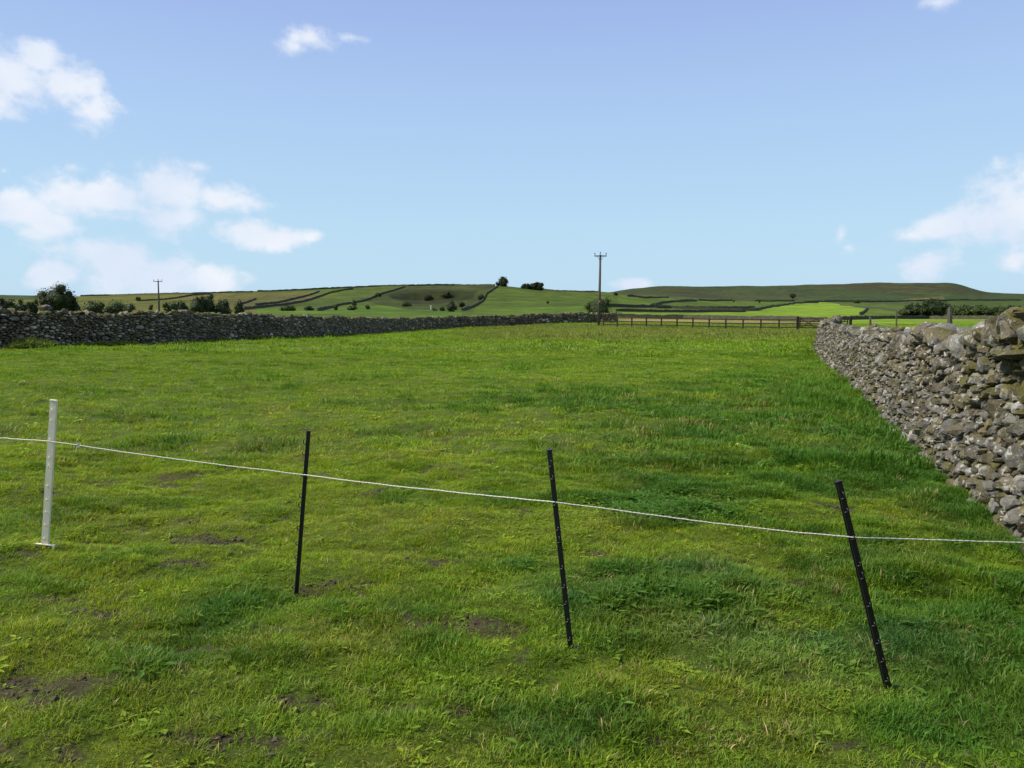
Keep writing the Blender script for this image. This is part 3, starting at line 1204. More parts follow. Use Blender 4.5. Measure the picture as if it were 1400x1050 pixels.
FW = [
    ('stone wall just beyond the brown strip behind the rail fence', [(838, 433), (936, 435), (1040, 437), (1130, 439)], 0.75, 0.8),
    ('dark wall dipping across the middle of the right-hand pastures', [(826, 420), (873, 420.5), (897, 420), (978, 424), (1032, 425), (1053, 420), (1086, 415), (1120, 414)], 1.5, 1.0),
    ('lower dark wall just above the bright green strip', [(842, 425.5), (900, 426.5), (957, 427), (1020, 426.5)], 1.0, 0.8),
    ('wall under the moor, left stretch rising and falling over the green pasture', [(858, 405.5), (914, 407), (931, 411.5), (953, 411.5)], 1.5, 1.0),
    ('short slanting wall between the two upper green pastures', [(953, 412), (920, 413), (903, 415), (889, 419.5)], 1.5, 1.0),
    ('straight wall along the foot of the moor below the lone moor tree', [(955, 411), (1000, 411), (1032, 412), (1086, 412), (1100, 413)], 1.8, 1.0),
    ('wall along the lower edge of the upper green pasture', [(897, 421.2), (957, 421.2), (1000, 421.2), (1032, 420.2)], 1.2, 0.8),
    ('long level wall crossing the right side at the foot of the flat-topped moor', [(1100, 414), (1136, 412.4), (1186, 413), (1240, 412), (1297, 411.3), (1400, 411)], 2.2, 1.2),
    ('wall slanting down the right edge of the brightest pasture', [(1143, 415), (1186, 422), (1175, 431)], 1.2, 0.8),
    ('wall slanting down from the bright pasture towards the bushes', [(1186, 421.5), (1222, 424.5), (1239, 431)], 1.2, 0.8),
    ('dark wall running level behind the top of the near stone wall', [(1140, 437.5), (1207, 436), (1270, 436), (1420, 437)], 0.9, 0.8),
    ('upper of the two walls climbing the hillside left of centre', [(350, 418), (412, 407), (437, 398.5)], 1.1, 0.8),
    ('lower of the two walls climbing the hillside left of centre', [(335, 423.5), (350, 421.5), (425, 410), (450, 401), (485, 395)], 1.1, 0.8),
    ('wall climbing the hillside past the small hawthorns to the crest', [(435, 425), (462, 418), (500, 411), (525, 401), (555, 392)], 1.1, 0.8),
    ('wall climbing to the lone tree on the skyline', [(632, 425), (655, 415), (665, 402), (681, 392)], 1.1, 0.8),
    ('wall along the crest of the central hill', [(352, 398.8), (410, 397), (460, 394.5), (520, 391.2), (560, 389.8), (620, 389.4), (680, 390.8)], 1.3, 0.8),
    ('wall along the low saddle right of the skyline thicket', [(744, 396.5), (765, 398.3), (800, 399.2), (820, 399.6)], 1.1, 0.8),
    ('wall along the low crest behind the left shrubs', [(110, 405), (150, 404), (200, 402.6), (262, 401.8), (350, 399.6)], 1.1, 0.8),
    ('wall curving over the low hillside right of the left pole', [(187, 412), (225, 410), (262, 404), (290, 401.5)], 1.0, 0.7),
    ('short wall dropping from the left hillside to the near dark wall', [(350, 409), (330, 416), (322, 424)], 1.0, 0.7),
]
for (lb, pts, hh, th) in FW:
    far_wall(lb, pts, hh, th)


# ------------------------------------------------------------------ trees and bushes
bmi = bmesh.new()
bmesh.ops.create_icosphere(bmi, subdivisions=2, radius=1)
bmi.verts.index_update()
ICO_V = [tuple(v.co) for v in bmi.verts]
ICO_F = [tuple(v.index for v in f.verts) for f in bmi.faces]
bmi.free()


def plant(name, px, Y, wpx, ytop, label, cat='tree', mt=None, trunk=.18, flat=.0, leaves=1400, base=None, group=None, seed=0, lobes=14, depthk=.9):
    """crown of many leaf clumps over a trunk; size read at its real distance"""
    rg_ = np.random.default_rng(seed + int(px))
    if Y < 0:
        Y = hit(px, -Y, 120)[1]
    tx, _ = ray(px, 425)
    X = tx * Y
    z0 = z1(X, Y) - .1
    zt_ = EYE + ray(px, ytop)[1] * Y
    Hh = max(zt_ - z0, .5)
    Wd = wpx / 1054 * Y
    root = thing(name, (X, Y, z0), label, cat, group)
    tb = MB()
    th_ = Hh * trunk
    tr = max(Wd * .035, .05)
    tb.tube([(0, 0, -.3), (rg_.normal(0, .02) * Wd, 0, th_ * .6), (rg_.normal(0, .03) * Wd, 0, max(th_, Hh * .3)), (0, 0, Hh * .6)], [tr * 1.3, tr, tr * .8, tr * .3], 7)
    for k in range(6):
        a_ = rg_.uniform(0, 6.28)
        e = Vector((math.cos(a_) * Wd * .32, math.sin(a_) * Wd * .3, Hh * rg_.uniform(.45, .8)))
        tb.tube([(0, 0, max(th_, Hh * .2)), tuple(e * .55 + Vector((0, 0, Hh * .08))), tuple(e)], [tr * .6, tr * .35, tr * .12], 5)
    tb.build('trunk', M_BARK, root)
    # lobes
    ch = Hh - th_
    V, Fc, C = [], [], []
    lobs = []
    for k in range(lobes):
        for _ in range(30):
            d = rg_.uniform(-1, 1, 3)
            if k == 0:
                d = np.zeros(3)
                break
            if flat:
                rr_ = max(abs(d[0]) ** 3 + abs(d[1]) ** 3, 0) ** (1 / 3)
                if rr_ < 1:
                    break
            elif (d ** 2).sum() < 1 and (d[2] > -.75 or trunk < .12):
                break
        lr = rg_.uniform(.24, .40) * (1.0 if lobes > 8 else 1.3)
        if k == 0:
            lr = .80
        elif trunk < .12 and d[2] < -.3:
            lr = max(lr, .36)
        lobs.append((d * (1 - lr * .8), lr))
    ls = max(Wd / math.sqrt(leaves) * 2.1, Y * .0014)
    zc = th_ + ch * .5
    chz = ch
    if trunk < .12:
        chz = ch * 1.30
        zc = Hh - chz / 2
    for kk_, (d, lr) in enumerate(lobs):
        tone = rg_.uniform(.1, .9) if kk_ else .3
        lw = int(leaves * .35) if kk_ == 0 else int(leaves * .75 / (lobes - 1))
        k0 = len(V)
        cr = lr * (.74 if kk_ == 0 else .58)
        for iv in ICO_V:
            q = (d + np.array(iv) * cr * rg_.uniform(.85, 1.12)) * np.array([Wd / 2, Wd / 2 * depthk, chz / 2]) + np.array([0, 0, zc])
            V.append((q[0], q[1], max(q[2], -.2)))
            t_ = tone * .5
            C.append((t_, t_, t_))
        Fc += [tuple(k0 + a for a in f) for f in ICO_F]
        dirs = rg_.normal(0, 1, (lw, 3))
        dirs /= np.linalg.norm(dirs, axis=1)[:, None]
        rad = lr * rg_.uniform(.25, 1.05, lw) ** .6
        c_ = (d[None, :] + dirs * rad[:, None])
        pts = c_ * np.array([Wd / 2, Wd / 2 * depthk, chz / 2]) + np.array([0, 0, zc])
        for q, dr in zip(pts, dirs):
            nrm = Vector(dr + rg_.normal(0, .6, 3)).normalized()
            a_ = nrm.orthogonal().normalized()
            b_ = nrm.cross(a_)
            an = rg_.uniform(0, 6.28)
            a2 = a_ * math.cos(an) + b_ * math.sin(an)
            b2 = nrm.cross(a2)
            s_ = ls * rg_.uniform(.6, 1.5)
            i = len(V)
            q = Vector(q)
            if q.z < .02:
                q.z = abs(q.z) * .5
            V += [tuple(q - a2 * s_ * .5), tuple(q + b2 * s_ * .32), tuple(q + a2 * s_ * .6), tuple(q - b2 * s_ * .32)]
            Fc.append((i, i + 1, i + 2, i + 3))
            t_ = np.clip(tone + rg_.normal(0, .2), 0, 1)
            C += [(t_, t_, t_)] * 4
    me = mesh('crown', V, Fc, mt or M_LEAF_DARK, C)
    link('crown', me, root)
    return root


PL = [
    # name, px, Y, width px, top px, label, material, trunk, flat, leaves
    ('round_tree', 79, 120, 60, 384, 'big dark round tree standing above the left wall', M_LEAF_DARK, .10, 0, 8000, 30),
    ('bush', 45, 118, 22, 405, 'dark bush pressed against the left side of the big round tree', M_LEAF_DARK, .05, 0, 900, 10),
    ('bush', 8, 125, 36, 402, 'dark bush at the left edge of the photo above the wall', M_LEAF_DARK, .05, 0, 1100, 12),
    ('bush', 27, 130, 26, 407, 'mid green bush between the left edge and the big round tree', M_LEAF_MID, .05, 0, 900, 10),
    ('bush', 104, 122, 20, 408, 'low dark bush at the right foot of the big round tree', M_LEAF_MID, .05, 0, 600, 8),
    ('shrub', 128, 125, 36, 407, 'yellow green shrub, leftmost of the pair right of the big round tree', M_LEAF_MID, .05, 0, 1200, 12),
    ('shrub', 160, 128, 36, 405, 'green shrub, taller of the pair right of the big round tree', M_LEAF_MID, .05, 0, 1300, 12),
    ('shrub', 178, 126, 22, 409, 'small green shrub hugging the right side of the pair of shrubs', M_LEAF_MID, .05, 0, 700, 8),
    ('hawthorn', 190, 520, 8, 405, 'tiny dark hawthorn on the hillside above the shrubs left of the left pole', M_LEAF_DARK, .1, 0, 200, 5),
    ('hawthorn', 206, 240, 8, 414, 'small thorn bush just left of the left pole', M_LEAF_MID, .1, 0, 200, 5),
    ('bush', 236, 135, 32, 408, 'low green bush right of the left pole', M_LEAF_MID, .05, 0, 900, 10),
    ('bush', 250, 133, 18, 405, 'narrow dark bush squeezed beside the tall dark trees', M_LEAF_DARK, .05, 0, 600, 8),
    ('dark_tree', 270, 130, 27, 399, 'left half of the pair of tall dark trees above the left wall', M_LEAF_DARK, .1, 0, 1500, 14),
    ('dark_tree', 285, 131, 28, 396.5, 'right and taller of the pair of tall dark trees above the left wall', M_LEAF_DARK, .1, 0, 1600, 14),
    ('bush', 306, 134, 24, 405, 'pointed dark bush right of the pair of tall dark trees', M_LEAF_DARK, .05, 0, 700, 8),
    ('bush', 302, 132, 40, 414, 'low dark undergrowth below the pointed bush', M_LEAF_DARK, .02, 0, 700, 8),
    ('bush', 328, 134, 20, 409, 'dark bush at the right end of the row above the left wall', M_LEAF_DARK, .05, 0, 800, 8),
    ('shrub', 394, -425, 29, 415.5, 'wide low dark shrub on the green pasture, leftmost of two', M_LEAF_MID, .03, 0, 800, 10),
    ('shrub', 422, -424.5, 18, 418, 'small low dark shrub on the green pasture, right of the wide one', M_LEAF_MID, .03, 0, 500, 8),
    ('hawthorn', 459, -424, 9, 414, 'slim hawthorn below the hillside wall', M_LEAF_MID, .1, 0, 300, 6),
    ('hawthorn', 484, -418, 8, 407, 'slim upright hawthorn beside the hillside wall', M_LEAF_MID, .1, 0, 300, 6),
    ('shrub', 481, -424, 17, 417, 'low shrub under the slim upright hawthorn', M_LEAF_MID, .03, 0, 450, 7),
    ('hawthorn', 503, -423, 8, 416, 'small thin hawthorn right of the low shrub', M_LEAF_MID, .1, 0, 200, 5),
    ('shrub', 518, -405.5, 12, 399, 'dark shrub high on the hillside wall', M_LEAF_DARK, .05, 0, 400, 6),
    ('scrub_bush', 586, -411, 16, 400, 'dark scrub in the rough hollow of the central hill', M_LEAF_DARK, .05, 0, 500, 8),
    ('scrub_bush', 610, -406, 20, 398, 'wide dark scrub above the round bush in the hollow', M_LEAF_DARK, .03, 0, 500, 8),
    ('scrub_bush', 556, -419, 16, 410, 'faint scrub at the left of the rough hollow', M_LEAF_MID, .03, 0, 300, 6),
    ('round_bush', 617, -426, 18, 411, 'dark round bush at the foot of the rough hollow', M_LEAF_DARK, .06, 0, 900, 10),
    ('shrub', 604, -425, 10, 418, 'small bush touching the left of the dark round bush', M_LEAF_DARK, .05, 0, 300, 5),
    ('shrub', 594, -425, 9, 421, 'tiny bush by the white marker post', M_LEAF_DARK, .05, 0, 200, 5),
    ('shrub', 631, -420, 11, 411, 'small dark bush right of and above the dark round bush', M_LEAF_DARK, .05, 0, 400, 6),
    ('shrub', 658, -410, 12, 401.5, 'dark bush beside the wall climbing to the skyline tree', M_LEAF_DARK, .05, 0, 500, 8),
    ('skyline_tree', 688, 640, 19, 376, 'lone round dark tree on the skyline of the central hill', M_LEAF_DARK, .09, 0, 1600, 14),
    ('skyline_bush', 681, 640, 9, 384, 'small bush at the left foot of the lone skyline tree', M_LEAF_DARK, .05, 0, 300, 6),
    ('thicket', 719, 630, 17, 386.5, 'left third of the flat-topped dark thicket on the skyline', M_LEAF_DARK, .02, 1, 1500, 16),
    ('thicket', 729, 630, 18, 385.5, 'middle of the flat-topped dark thicket on the skyline', M_LEAF_DARK, .02, 1, 1500, 16),
    ('thicket', 737, 630, 14, 385.5, 'right end of the flat-topped dark thicket on the skyline', M_LEAF_DARK, .02, 1, 1500, 16),
    ('sapling', 749, -417, 4, 411.5, 'tiny dark sapling alone on the green hillside below the thicket', M_LEAF_DARK, .35, 0, 120, 4),
    ('thorn_tree', 819, 125, 42, 399, 'broad grey green thorn tree right behind the tall pole', M_LEAF_MID, .11, 0, 2600, 18),
    ('hawthorn', 842, -404, 8, 399, 'small hawthorn on the hill edge right of the pole', M_LEAF_DARK, .1, 0, 200, 5),
    ('moor_tree', 1083, -409.5, 9, 401, 'lone dark tree below the moor', M_LEAF_DARK, .12, 0, 500, 8),
    ('sapling', 1003, -414, 3, 410, 'left of two tiny dots of sapling on the upper pasture', M_LEAF_DARK, .3, 0, 80, 3),
    ('sapling', 1038, -415, 3, 411, 'right of two tiny dots of sapling on the upper pasture', M_LEAF_DARK, .3, 0, 80, 3),
    ('hawthorn', 1171, -414.5, 12, 410, 'small dark bush right of the brightest pasture', M_LEAF_DARK, .1, 0, 250, 5),
    ('bush', 1252, -431, 36, 412, 'dark bush, lowest left of the clump behind the near stone wall', M_LEAF_DARK, .04, 0, 1000, 10),
    ('bent_tree', 1277, -432, 46, 404, 'dark windswept tree, tallest of the clump behind the near stone wall', M_LEAF_DARK, .08, 0, 2000, 18),
    ('bush', 1240, -431, 30, 421, 'low bush at the far left foot of the dark clump', M_LEAF_MID, .04, 0, 500, 7),
    ('bush', 1312, -431, 44, 414, 'green bush right of the windswept tree', M_LEAF_MID, .04, 0, 1000, 10),
    ('bush', 1338, -431, 42, 415, 'mid green bush behind the weathered fence post and near wall', M_LEAF_MID, .04, 0, 900, 10),
    ('bush', 1366, -431, 44, 417, 'low bush behind the mossy end of the near wall', M_LEAF_MID, .04, 0, 900, 10),
    ('bush', 1386, 150, 44, 414, 'brownish bush at the right edge above the mossy wall top', M_LEAF_DARK, .04, 0, 1100, 10),
]
for i, (nm, px, Y, wp, yt, lb, mt, trk, fl, lv, lobn) in enumerate(PL):
    plant(nm, px, Y, wp, yt, lb, {'tree': 'tree'}.get(nm, 'tree' if 'tree' in nm or nm in ('hawthorn', 'sapling') else 'bush'), mt, trk, fl, lv, seed=i, lobes=lobn)

# weeds along the foot of the left wall
rgw = np.random.default_rng(77)
PW = [(18, 50, 454), (38, 40, 458), (96, 30, 466), (120, 26, 466), (142, 26, 461), (160, 22, 466), (5, 24, 462), (285, 26, 458), (333, 24, 455), (352, 20, 456), (385, 24, 455), (400, 20, 459), (435, 24, 453), (470, 22, 453), (520, 24, 451), (560, 26, 451), (600, 20, 450), (640, 26, 447)]
for k, (px, wp, yt) in enumerate(PW):
    tx = ray(px, 425)[0]
    tl = [p[0] / p[1] for p in WALL_L[2:14]]
    Yw = float(np.interp(tx, tl, [p[1] for p in WALL_L[2:14]]))
    X = tx * Yw
    d, nr = pathL.frame(float(np.interp(Yw, pathL.p[:, 1], pathL.s)))
    px_, py_ = X + nr[0] * .8, Yw + nr[1] * .8
    root = 'weed_clump'
    Wd = wp / 1054 * Yw
    z0 = z1(px_, py_)
    Hh = max((EYE + ray(px, yt)[1] * Yw) - z0, .3)
    V, Fc, C = [], [], []
    for _ in range(420):
        a_ = rgw.uniform(0, 6.28)
        rr_ = rgw.uniform(0, 1) ** .5
        bx0 = Vector((math.cos(a_) * rr_ * Wd / 2, math.sin(a_) * rr_ * .35, 0))
        hh = Hh * rgw.uniform(.5, 1.1) * (1 - .5 * rr_ ** 2)
        lean = Vector((rgw.normal(0, .25), rgw.normal(0, .25), 1)) * hh
        sd_ = Vector((rgw.normal(), rgw.normal(), 0)).normalized() * rgw.uniform(.015, .04)
        i = len(V)
        m0 = bx0 + lean * .55
        V += [tuple(bx0 - sd_), tuple(bx0 + sd_), tuple(m0 + sd_ * 1.1), tuple(m0 - sd_ * 1.1), tuple(bx0 + lean + Vector((rgw.normal(0, .06), rgw.normal(0, .06), -.05)))]
        Fc += [(i, i + 1, i + 2, i + 3), (i + 3, i + 2, i + 4)]
        t_ = rgw.uniform(0, 1)
        C += [(t_, t_, t_)] * 5
    where = ['at the far left edge', 'second from the left edge', 'under the big round tree', 'right of the one under the big round tree', 'below the yellow green shrub',
             'below the taller green shrub', 'partly cut by the left edge', 'under the pair of tall dark trees', 'under the end of the row of bushes', 'beside the pale stones',
             'left of the bright tuft', 'the bright tuft right of the pale stones', 'below the wide low shrub', 'below the slim hawthorn', 'below the high dark shrub',
             'left of the dark round bush', 'below the dark round bush', 'where the wall starts bending right'][k]
    me = mesh('weed_clump', V, Fc, M_LEAF_WEED, C)
    o = link('weed_clump', me, None, None, 'weeds at the dark wall foot, ' + where, 'weeds', 'weeds along the foot of the left wall')
    o.location = (px_, py_, z0 - .03)

# ------------------------------------------------------------------ electric fence
def post_pts(bx, by, tx, ty, lean_y=0.0):
    gx, gy = hit(bx, by, 1.5, 20)
    gz = EYE + ray(bx, by)[1] * gy
    a_, b_ = ray(tx, ty)
    Yt = gy + lean_y
    return Vector((gx, gy, gz)), Vector((a_ * Yt, Yt, EYE + b_ * Yt))


HOOKS = [.06, .13, .26, .385, .44, .58, .675, .76, .85, .945]


def fence_post(name, bp, tp, mt, label, wd, dp, yaw, group, white=False):
    ax = (tp - bp)
    L = ax.length
    zz_ = ax.normalized()
    xx_ = (Vector((1, 0, 0)) - zz_ * zz_.x).normalized()
    q = Matrix((xx_, zz_.cross(xx_), zz_)).transposed().to_quaternion()
    root = thing(name, bp, label, 'fence post', group)
    root.rotation_mode = 'QUATERNION'
    root.rotation_quaternion = q @ Matrix.Rotation(yaw, 4, 'Z').to_quaternion()
    b = MB()
    if white:
        b.box((0, 0, L / 2), (wd, .007, L), taper=.94)
        b.box((-wd * .42, .009, L / 2), (.006, .016, L * .995), taper=.94)
        b.box((wd * .42, .009, L / 2 ), (.006, .016, L * .995), taper=.94)
        b.box((0, 0, L + .003), (wd * 1.04, .024, .006))
    else:
        # I-section with tapering web
        b.box((0, -dp * .42, L / 2), (wd, dp * .30, L), taper=.9)
        b.box((0, dp * .42, L / 2), (wd * .9, dp * .28, L * .998), taper=.9)
        b.box((0, 0, L / 2), (wd * .38, dp * .6, L * .996), taper=.9)
        b.box((0, 0, L + .002), (wd, dp * 1.15, .006))
    b.build('post_body', mt, root)
    for k, f in enumerate(HOOKS):
        z = L * (1 - f)
        hm = MB()
        big = k in (0, 4)
        hh = .030 if big else .017
        if white:
            hm.tube([(0, -.004, z - hh * .4), (0, -.011, z - hh * .4), (0, -.014, z), (0, -.011, z + hh * .35)], .0028, 6)
        else:
            y0 = -dp * .55
            hm.tube([(0, y0, z - hh / 2), (0, y0 - .009, z - hh / 2), (0, y0 - .013, z - hh * .2), (0, y0 - .013, z + hh * .3), (0, y0 - .009, z + hh / 2), (0, y0 - .002, z + hh / 2)], .0027, 6)
            hm.box((0, y0 - .001, z - hh * .5), (wd * .8, .006, .006))
        hm.build('hook', mt, root, smooth=True)
    fm = MB()
    if white:
        fm.box((0, -.0, .008), (.125, .022, .006))
        fm.box((.056, -.0, -.002), (.012, .022, .018))
        fm.box((-.02, 0, -.012), (.035, .006, .04))
    else:
        fm.box((.02, 0, .0), (.05, .016, .006))
        fm.box((.0, 0, -.02), (.012, .006, .05))
    fm.build('foot_tread', mt, root)
    sm = MB()
    sm.tube([(0, 0, .0), (0, 0, -.12)], [.004, .002], 6)
    sm.build('ground_spike', M_WIRE, root)
    return root


EG = 'posts of the temporary electric fence'
WB, WT = post_pts(61, 746, 73, 548)
P1B, P1T = post_pts(405, 815, 422, 590)
P2B, P2T = post_pts(780, 886, 751, 616)
P3B, P3T = post_pts(1214, 942, 1146, 659)
fence_post('electric_fence_post', WB, WT, M_WHITE, 'weathered white plastic fence post with a foot tread, leftmost of the four', .040, .01, R(4), EG, True)
fence_post('electric_fence_post', P1B, P1T, M_BLACK, 'black plastic fence post leaning right, its hooks showing down the left side', .024, .020, R(-78), EG)
fence_post('electric_fence_post', P2B, P2T, M_BLACK, 'black plastic fence post leaning slightly left in the middle of the picture', .024, .020, R(6), EG)
fence_post('electric_fence_post', P3B, P3T, M_BLACK, 'black plastic fence post leaning well left, nearest the stone wall', .026, .020, R(8), EG)


def on_post(b, t, py):
    best = None
    for k in range(401):
        p = b.lerp(t, k / 400)
        a_, c_ = p.x / p.y, (p.z - EYE) / p.y
        # photo row of that point
        fy = math.cos(PITCH) - c_ * math.sin(PITCH)
        uy = math.sin(PITCH) + c_ * math.cos(PITCH)
        row = 525 - F * uy / fy
        if best is None or abs(row - py) < best[0]:
            best = (abs(row - py), p)
    return best[1]


RW, R1, R2, R3 = on_post(WB, WT, 602), on_post(P1B, P1T, 648), on_post(P2B, P2T, 685), on_post(P3B, P3T, 733)
for p in (RW, R1, R2, R3):
    p.y -= .016
tl_ = ray(0, 598)
LE = Vector((tl_[0] * 5.75, 5.75, EYE + tl_[1] * 5.75))
LE2 = RW + (LE - RW) * 3.2
tr_ = ray(1400, 740)
RE = Vector((tr_[0] * 3.32, 3.32, EYE + tr_[1] * 3.32))
RE2 = R3 + (RE - R3) * 1.65


def quad(a, b, sag, n_):
    out_ = []
    for k in range(n_):
        t_ = k / n_
        p = a.lerp(b, t_)
        p.z -= sag * 4 * t_ * (1 - t_)
        out_.append(p)
    return out_


rp = quad(LE2, RW, .004, 300) + quad(RW, R1, .008, 260) + quad(R1, R2, .008, 220) + quad(R2, R3, .010, 220) + quad(R3, RE2, .005, 140) + [RE2]
V, Fc = [], []
nside = 8
for i, p in enumerate(rp):
    d = (rp[min(i + 1, len(rp) - 1)] - rp[max(i - 1, 0)]).normalized()
    a_ = d.cross(Vector((0, 0, 1))).normalized()
    b_ = d.cross(a_)
    p = p + Vector((0, 0, .0035 * (mnoise.noise(p * 4.0)) + .0012 * mnoise.noise(p * 22)))
    tw = i * .95
    for k in range(nside):
        t_ = 2 * math.pi * k / nside
        ra, rb = .0036 * math.cos(t_), .0027 * math.sin(t_)
        x_, y_ = ra * math.cos(tw) - rb * math.sin(tw), ra * math.sin(tw) + rb * math.cos(tw)
        V.append(tuple(p + a_ * x_ + b_ * y_))
for i in range(len(rp) - 1):
    for k in range(nside):
        k2 = (k + 1) % nside
        Fc.append((i * nside + k, i * nside + k2, (i + 1) * nside + k2, (i + 1) * nside + k))
Fc += [tuple(range(nside)), tuple((len(rp) - 1) * nside + k for k in reversed(range(nside)))]
rope = link('fence_rope', mesh('fence_rope', V, Fc, M_ROPE, smooth=True), None, None, 'thin twisted white electric rope strung across all four plastic posts', 'rope')
kp = RW.lerp(R1, .125)
kb = MB()
kb.tube([kp + Vector((-.008, 0, 0)), kp + Vector((.0, -.004, .006)), kp + Vector((.010, 0, 0)), kp + Vector((0, .004, -.006))], .005, 6)
kb.tube([kp, kp + Vector((-.004, -.004, -.015)), kp + Vector((-.014, -.004, -.038))], [.0035, .003, .0018], 6)
kb.tube([kp, kp + Vector((.006, -.004, -.014)), kp + Vector((.022, -.004, -.026))], [.0035, .003, .0015], 6)
kb.build('knot', M_ROPE, rope)

# ------------------------------------------------------------------ rail fence and gate
FA, FB = Vector((28.0, 75.5, 0)), Vector((10.5, 88.5, 0))
GL_ = Vector((32.2, 73.5, 0))
nf = 12
fx = thing('post_and_rail_fence', (FA.x, FA.y, z1(FA.x, FA.y)), 'dark three-rail wooden fence closing the far side of the field', 'fence')
O = Vector(fx.location)
pp = []
rgf = random.Random(4)
for k in range(nf + 1):
    p = FA.lerp(FB, k / nf)
    p.z = z1(p.x, p.y)
    pp.append(p)
    if k == 0:
        continue
    b = MB()
    b.box((0, 0, .48), (.13, .11, 1.3 + rgf.uniform(-.03, .05)))
    o = b.build('post', M_WOOD_DK, fx)
    o.location = p - O
    o.rotation_euler = (0, rgf.uniform(-.02, .02), math.atan2((FB - FA).y, (FB - FA).x))
for k in range(nf):
    for hz_ in (.30, .66, 1.04):
        a_, c_ = pp[k] - O, pp[k + 1] - O
        b = MB()
        b.beam(a_ + Vector((0, -.08, hz_ + rgf.uniform(-.015, .015))), c_ + Vector((0, -.08, hz_ + rgf.uniform(-.015, .015))), .035, .10)
        b.build('rail', M_WOOD_DK, fx)
# bottom end continues behind the pole to the wall
gt = thing('field_gate', (FA.x, FA.y, z1(FA.x, FA.y)), 'dark wooden five-bar gate with crossed braces beside the end of the rail fence', 'gate')
d = (GL_ - FA)
d.z = 0
b = MB()
b.box((0, 0, .60), (.2, .2, 1.55))
b.build('gate_post', M_WOOD_DK, gt)
b = MB()
b.box((d.x + .1, d.y, .55), (.2, .2, 1.5))
b.build('gate_post', M_WOOD_DK, gt)
s0, s1 = d * .04, d * .96
for hz_ in (.28, .46, .66, .88, 1.14):
    b = MB()
    b.beam(s0 + Vector((0, 0, hz_)), s1 + Vector((0, 0, hz_)), .04, .09)
    b.build('bar', M_WOOD_DK, gt)
for f_ in (.04, .96):
    b = MB()
    b.beam(d * f_ + Vector((0, -.05, .2)), d * f_ + Vector((0, -.05, 1.24)), .09, .09, up=(1, 0, 0))
    b.build('stile', M_WOOD_DK, gt)
for (f0, z0_, f1, z1_) in ((.06, .3, .35, 1.1), (.35, .3, .06, 1.1), (.36, .3, .65, 1.1), (.65, .3, .36, 1.1), (.66, .3, .94, 1.1), (.94, .3, .66, 1.1)):
    b = MB()
    b.beam(d * f0 + Vector((0, -.07, z0_)), d * f1 + Vector((0, -.07, z1_)), .03, .07)
    b.build('brace', M_WOOD_DK, gt)

# ------------------------------------------------------------------ poles
def pole(px, Y, ytop, label, armw, detail=True):
    X, Y = at(px, Y)
    z0 = z1(X, Y) - .2
    zt_ = EYE + ray(px, ytop)[1] * Y
    Hh = zt_ - z0
    root = thing('utility_pole', (X, Y, z0), label, 'pole')
    b = MB()
    tilt = .012 * Hh
    b.tube([(-tilt, 0, 0), (-tilt * .4, 0, Hh * .5), (0, 0, Hh)], [.17, .15, .115], 12)
    b.build('shaft', M_POLE, root, smooth=True)
    b = MB()
    za = Hh - .18
    b.box((0, -.14, za), (armw, .10, .12))
    b.build('crossarm', M_POLE, root)
    if detail:
        for s_ in (-1, 1):
            b = MB()
            b.beam((s_ * armw * .26, -.17, za - .05), (0, -.15, za - .62), .04, .05, up=(0, 1, 0))
            b.build('brace', M_WIRE, root)
    for xo in (-armw * .46, 0, armw * .46):
        b = MB()
        zb = za + .06 if xo else Hh
        yo = -.14 if xo else 0
        b.tube([(xo, yo, zb), (xo, yo, zb + .12), (xo, yo, zb + .13), (xo, yo, zb + .2), (xo, yo, zb + .21), (xo, yo, zb + .27), (xo, yo, zb + .31)],
               [.015, .015, .07, .05, .075, .06, .02], 10)
        b.build('insulator', M_PORC, root, smooth=True)
    if detail:
        b = MB()
        b.box((-.06, -.18, Hh * .36), (.16, .012, .16))
        b.build('warning_sign', M_YELLOW, root)
    return root


pole(820, 92, 348, 'tall wooden power pole with a short crossarm behind the rail fence', 1.45)
pole(218, 150, 383.5, 'distant wooden power pole with a crossarm above the left wall', 1.75, False)

# weathered posts with wire in the next pasture
nb = thing('wire_fence', (7.5, 13.2, z1(7.5, 13.2)), 'weathered grey posts and thin wire just behind the right-hand wall', 'fence')
O = Vector(nb.location)
PB = []
for (px, Y, yt, wd) in ((1302, 13.2, 420, .085), (1192, 24.5, 432, .075), (1228, 19.0, 426, .04)):
    X, Y = at(px, Y)
    z0 = z1(X, Y)
    zt_ = EYE + ray(px, yt)[1] * Y
    b = MB()
    L = zt_ - z0
    b.tube([(0, 0, -.2), (.0, 0, L * .5), (-.04, 0, L * .93), (-.045, 0, L)], [wd * .52, wd * .5, wd * .47, wd * .35], 7)
    o = b.build('post', M_WOOD_GREY, nb)
    o.location = Vector((X, Y, z0)) - O
    PB.append((X, Y, z0, L))
PB.sort(key=lambda q: q[1])
ext = (PB[0][0] - 3.0, PB[0][1] - 7.0)
for fz in (.95, .7, .45):
    pts = [(PB[0][0] + (PB[0][0] - PB[1][0]) * 1.2, PB[0][1] + (PB[0][1] - PB[1][1]) * 1.2, z1(5, 7) + fz + .25)]
    pts += [(q[0], q[1] - .06, q[2] + fz + .25) for q in PB] + [(PB[2][0] * 1.6, PB[2][1] * 1.6, z1(PB[2][0] * 1.6, PB[2][1] * 1.6) + fz + .25)]
    b = MB()
    b.tube([Vector(p) - O for p in pts], .004, 5)
    b.build('wire', M_WIRE, nb)

# white marker in the hollow
mx, my = hit(589, 423, 120)
b = MB()
b.box((0, 0, .7), (.42, .2, 1.8))
b.box((0, 0, 1.62), (.8, .22, .16))
o = b.build('marker_post', M_WHITE, None, label='tiny white marker standing at the foot of the rough hollow', cat='marker')
o.location = (mx, my, z1(mx, my))

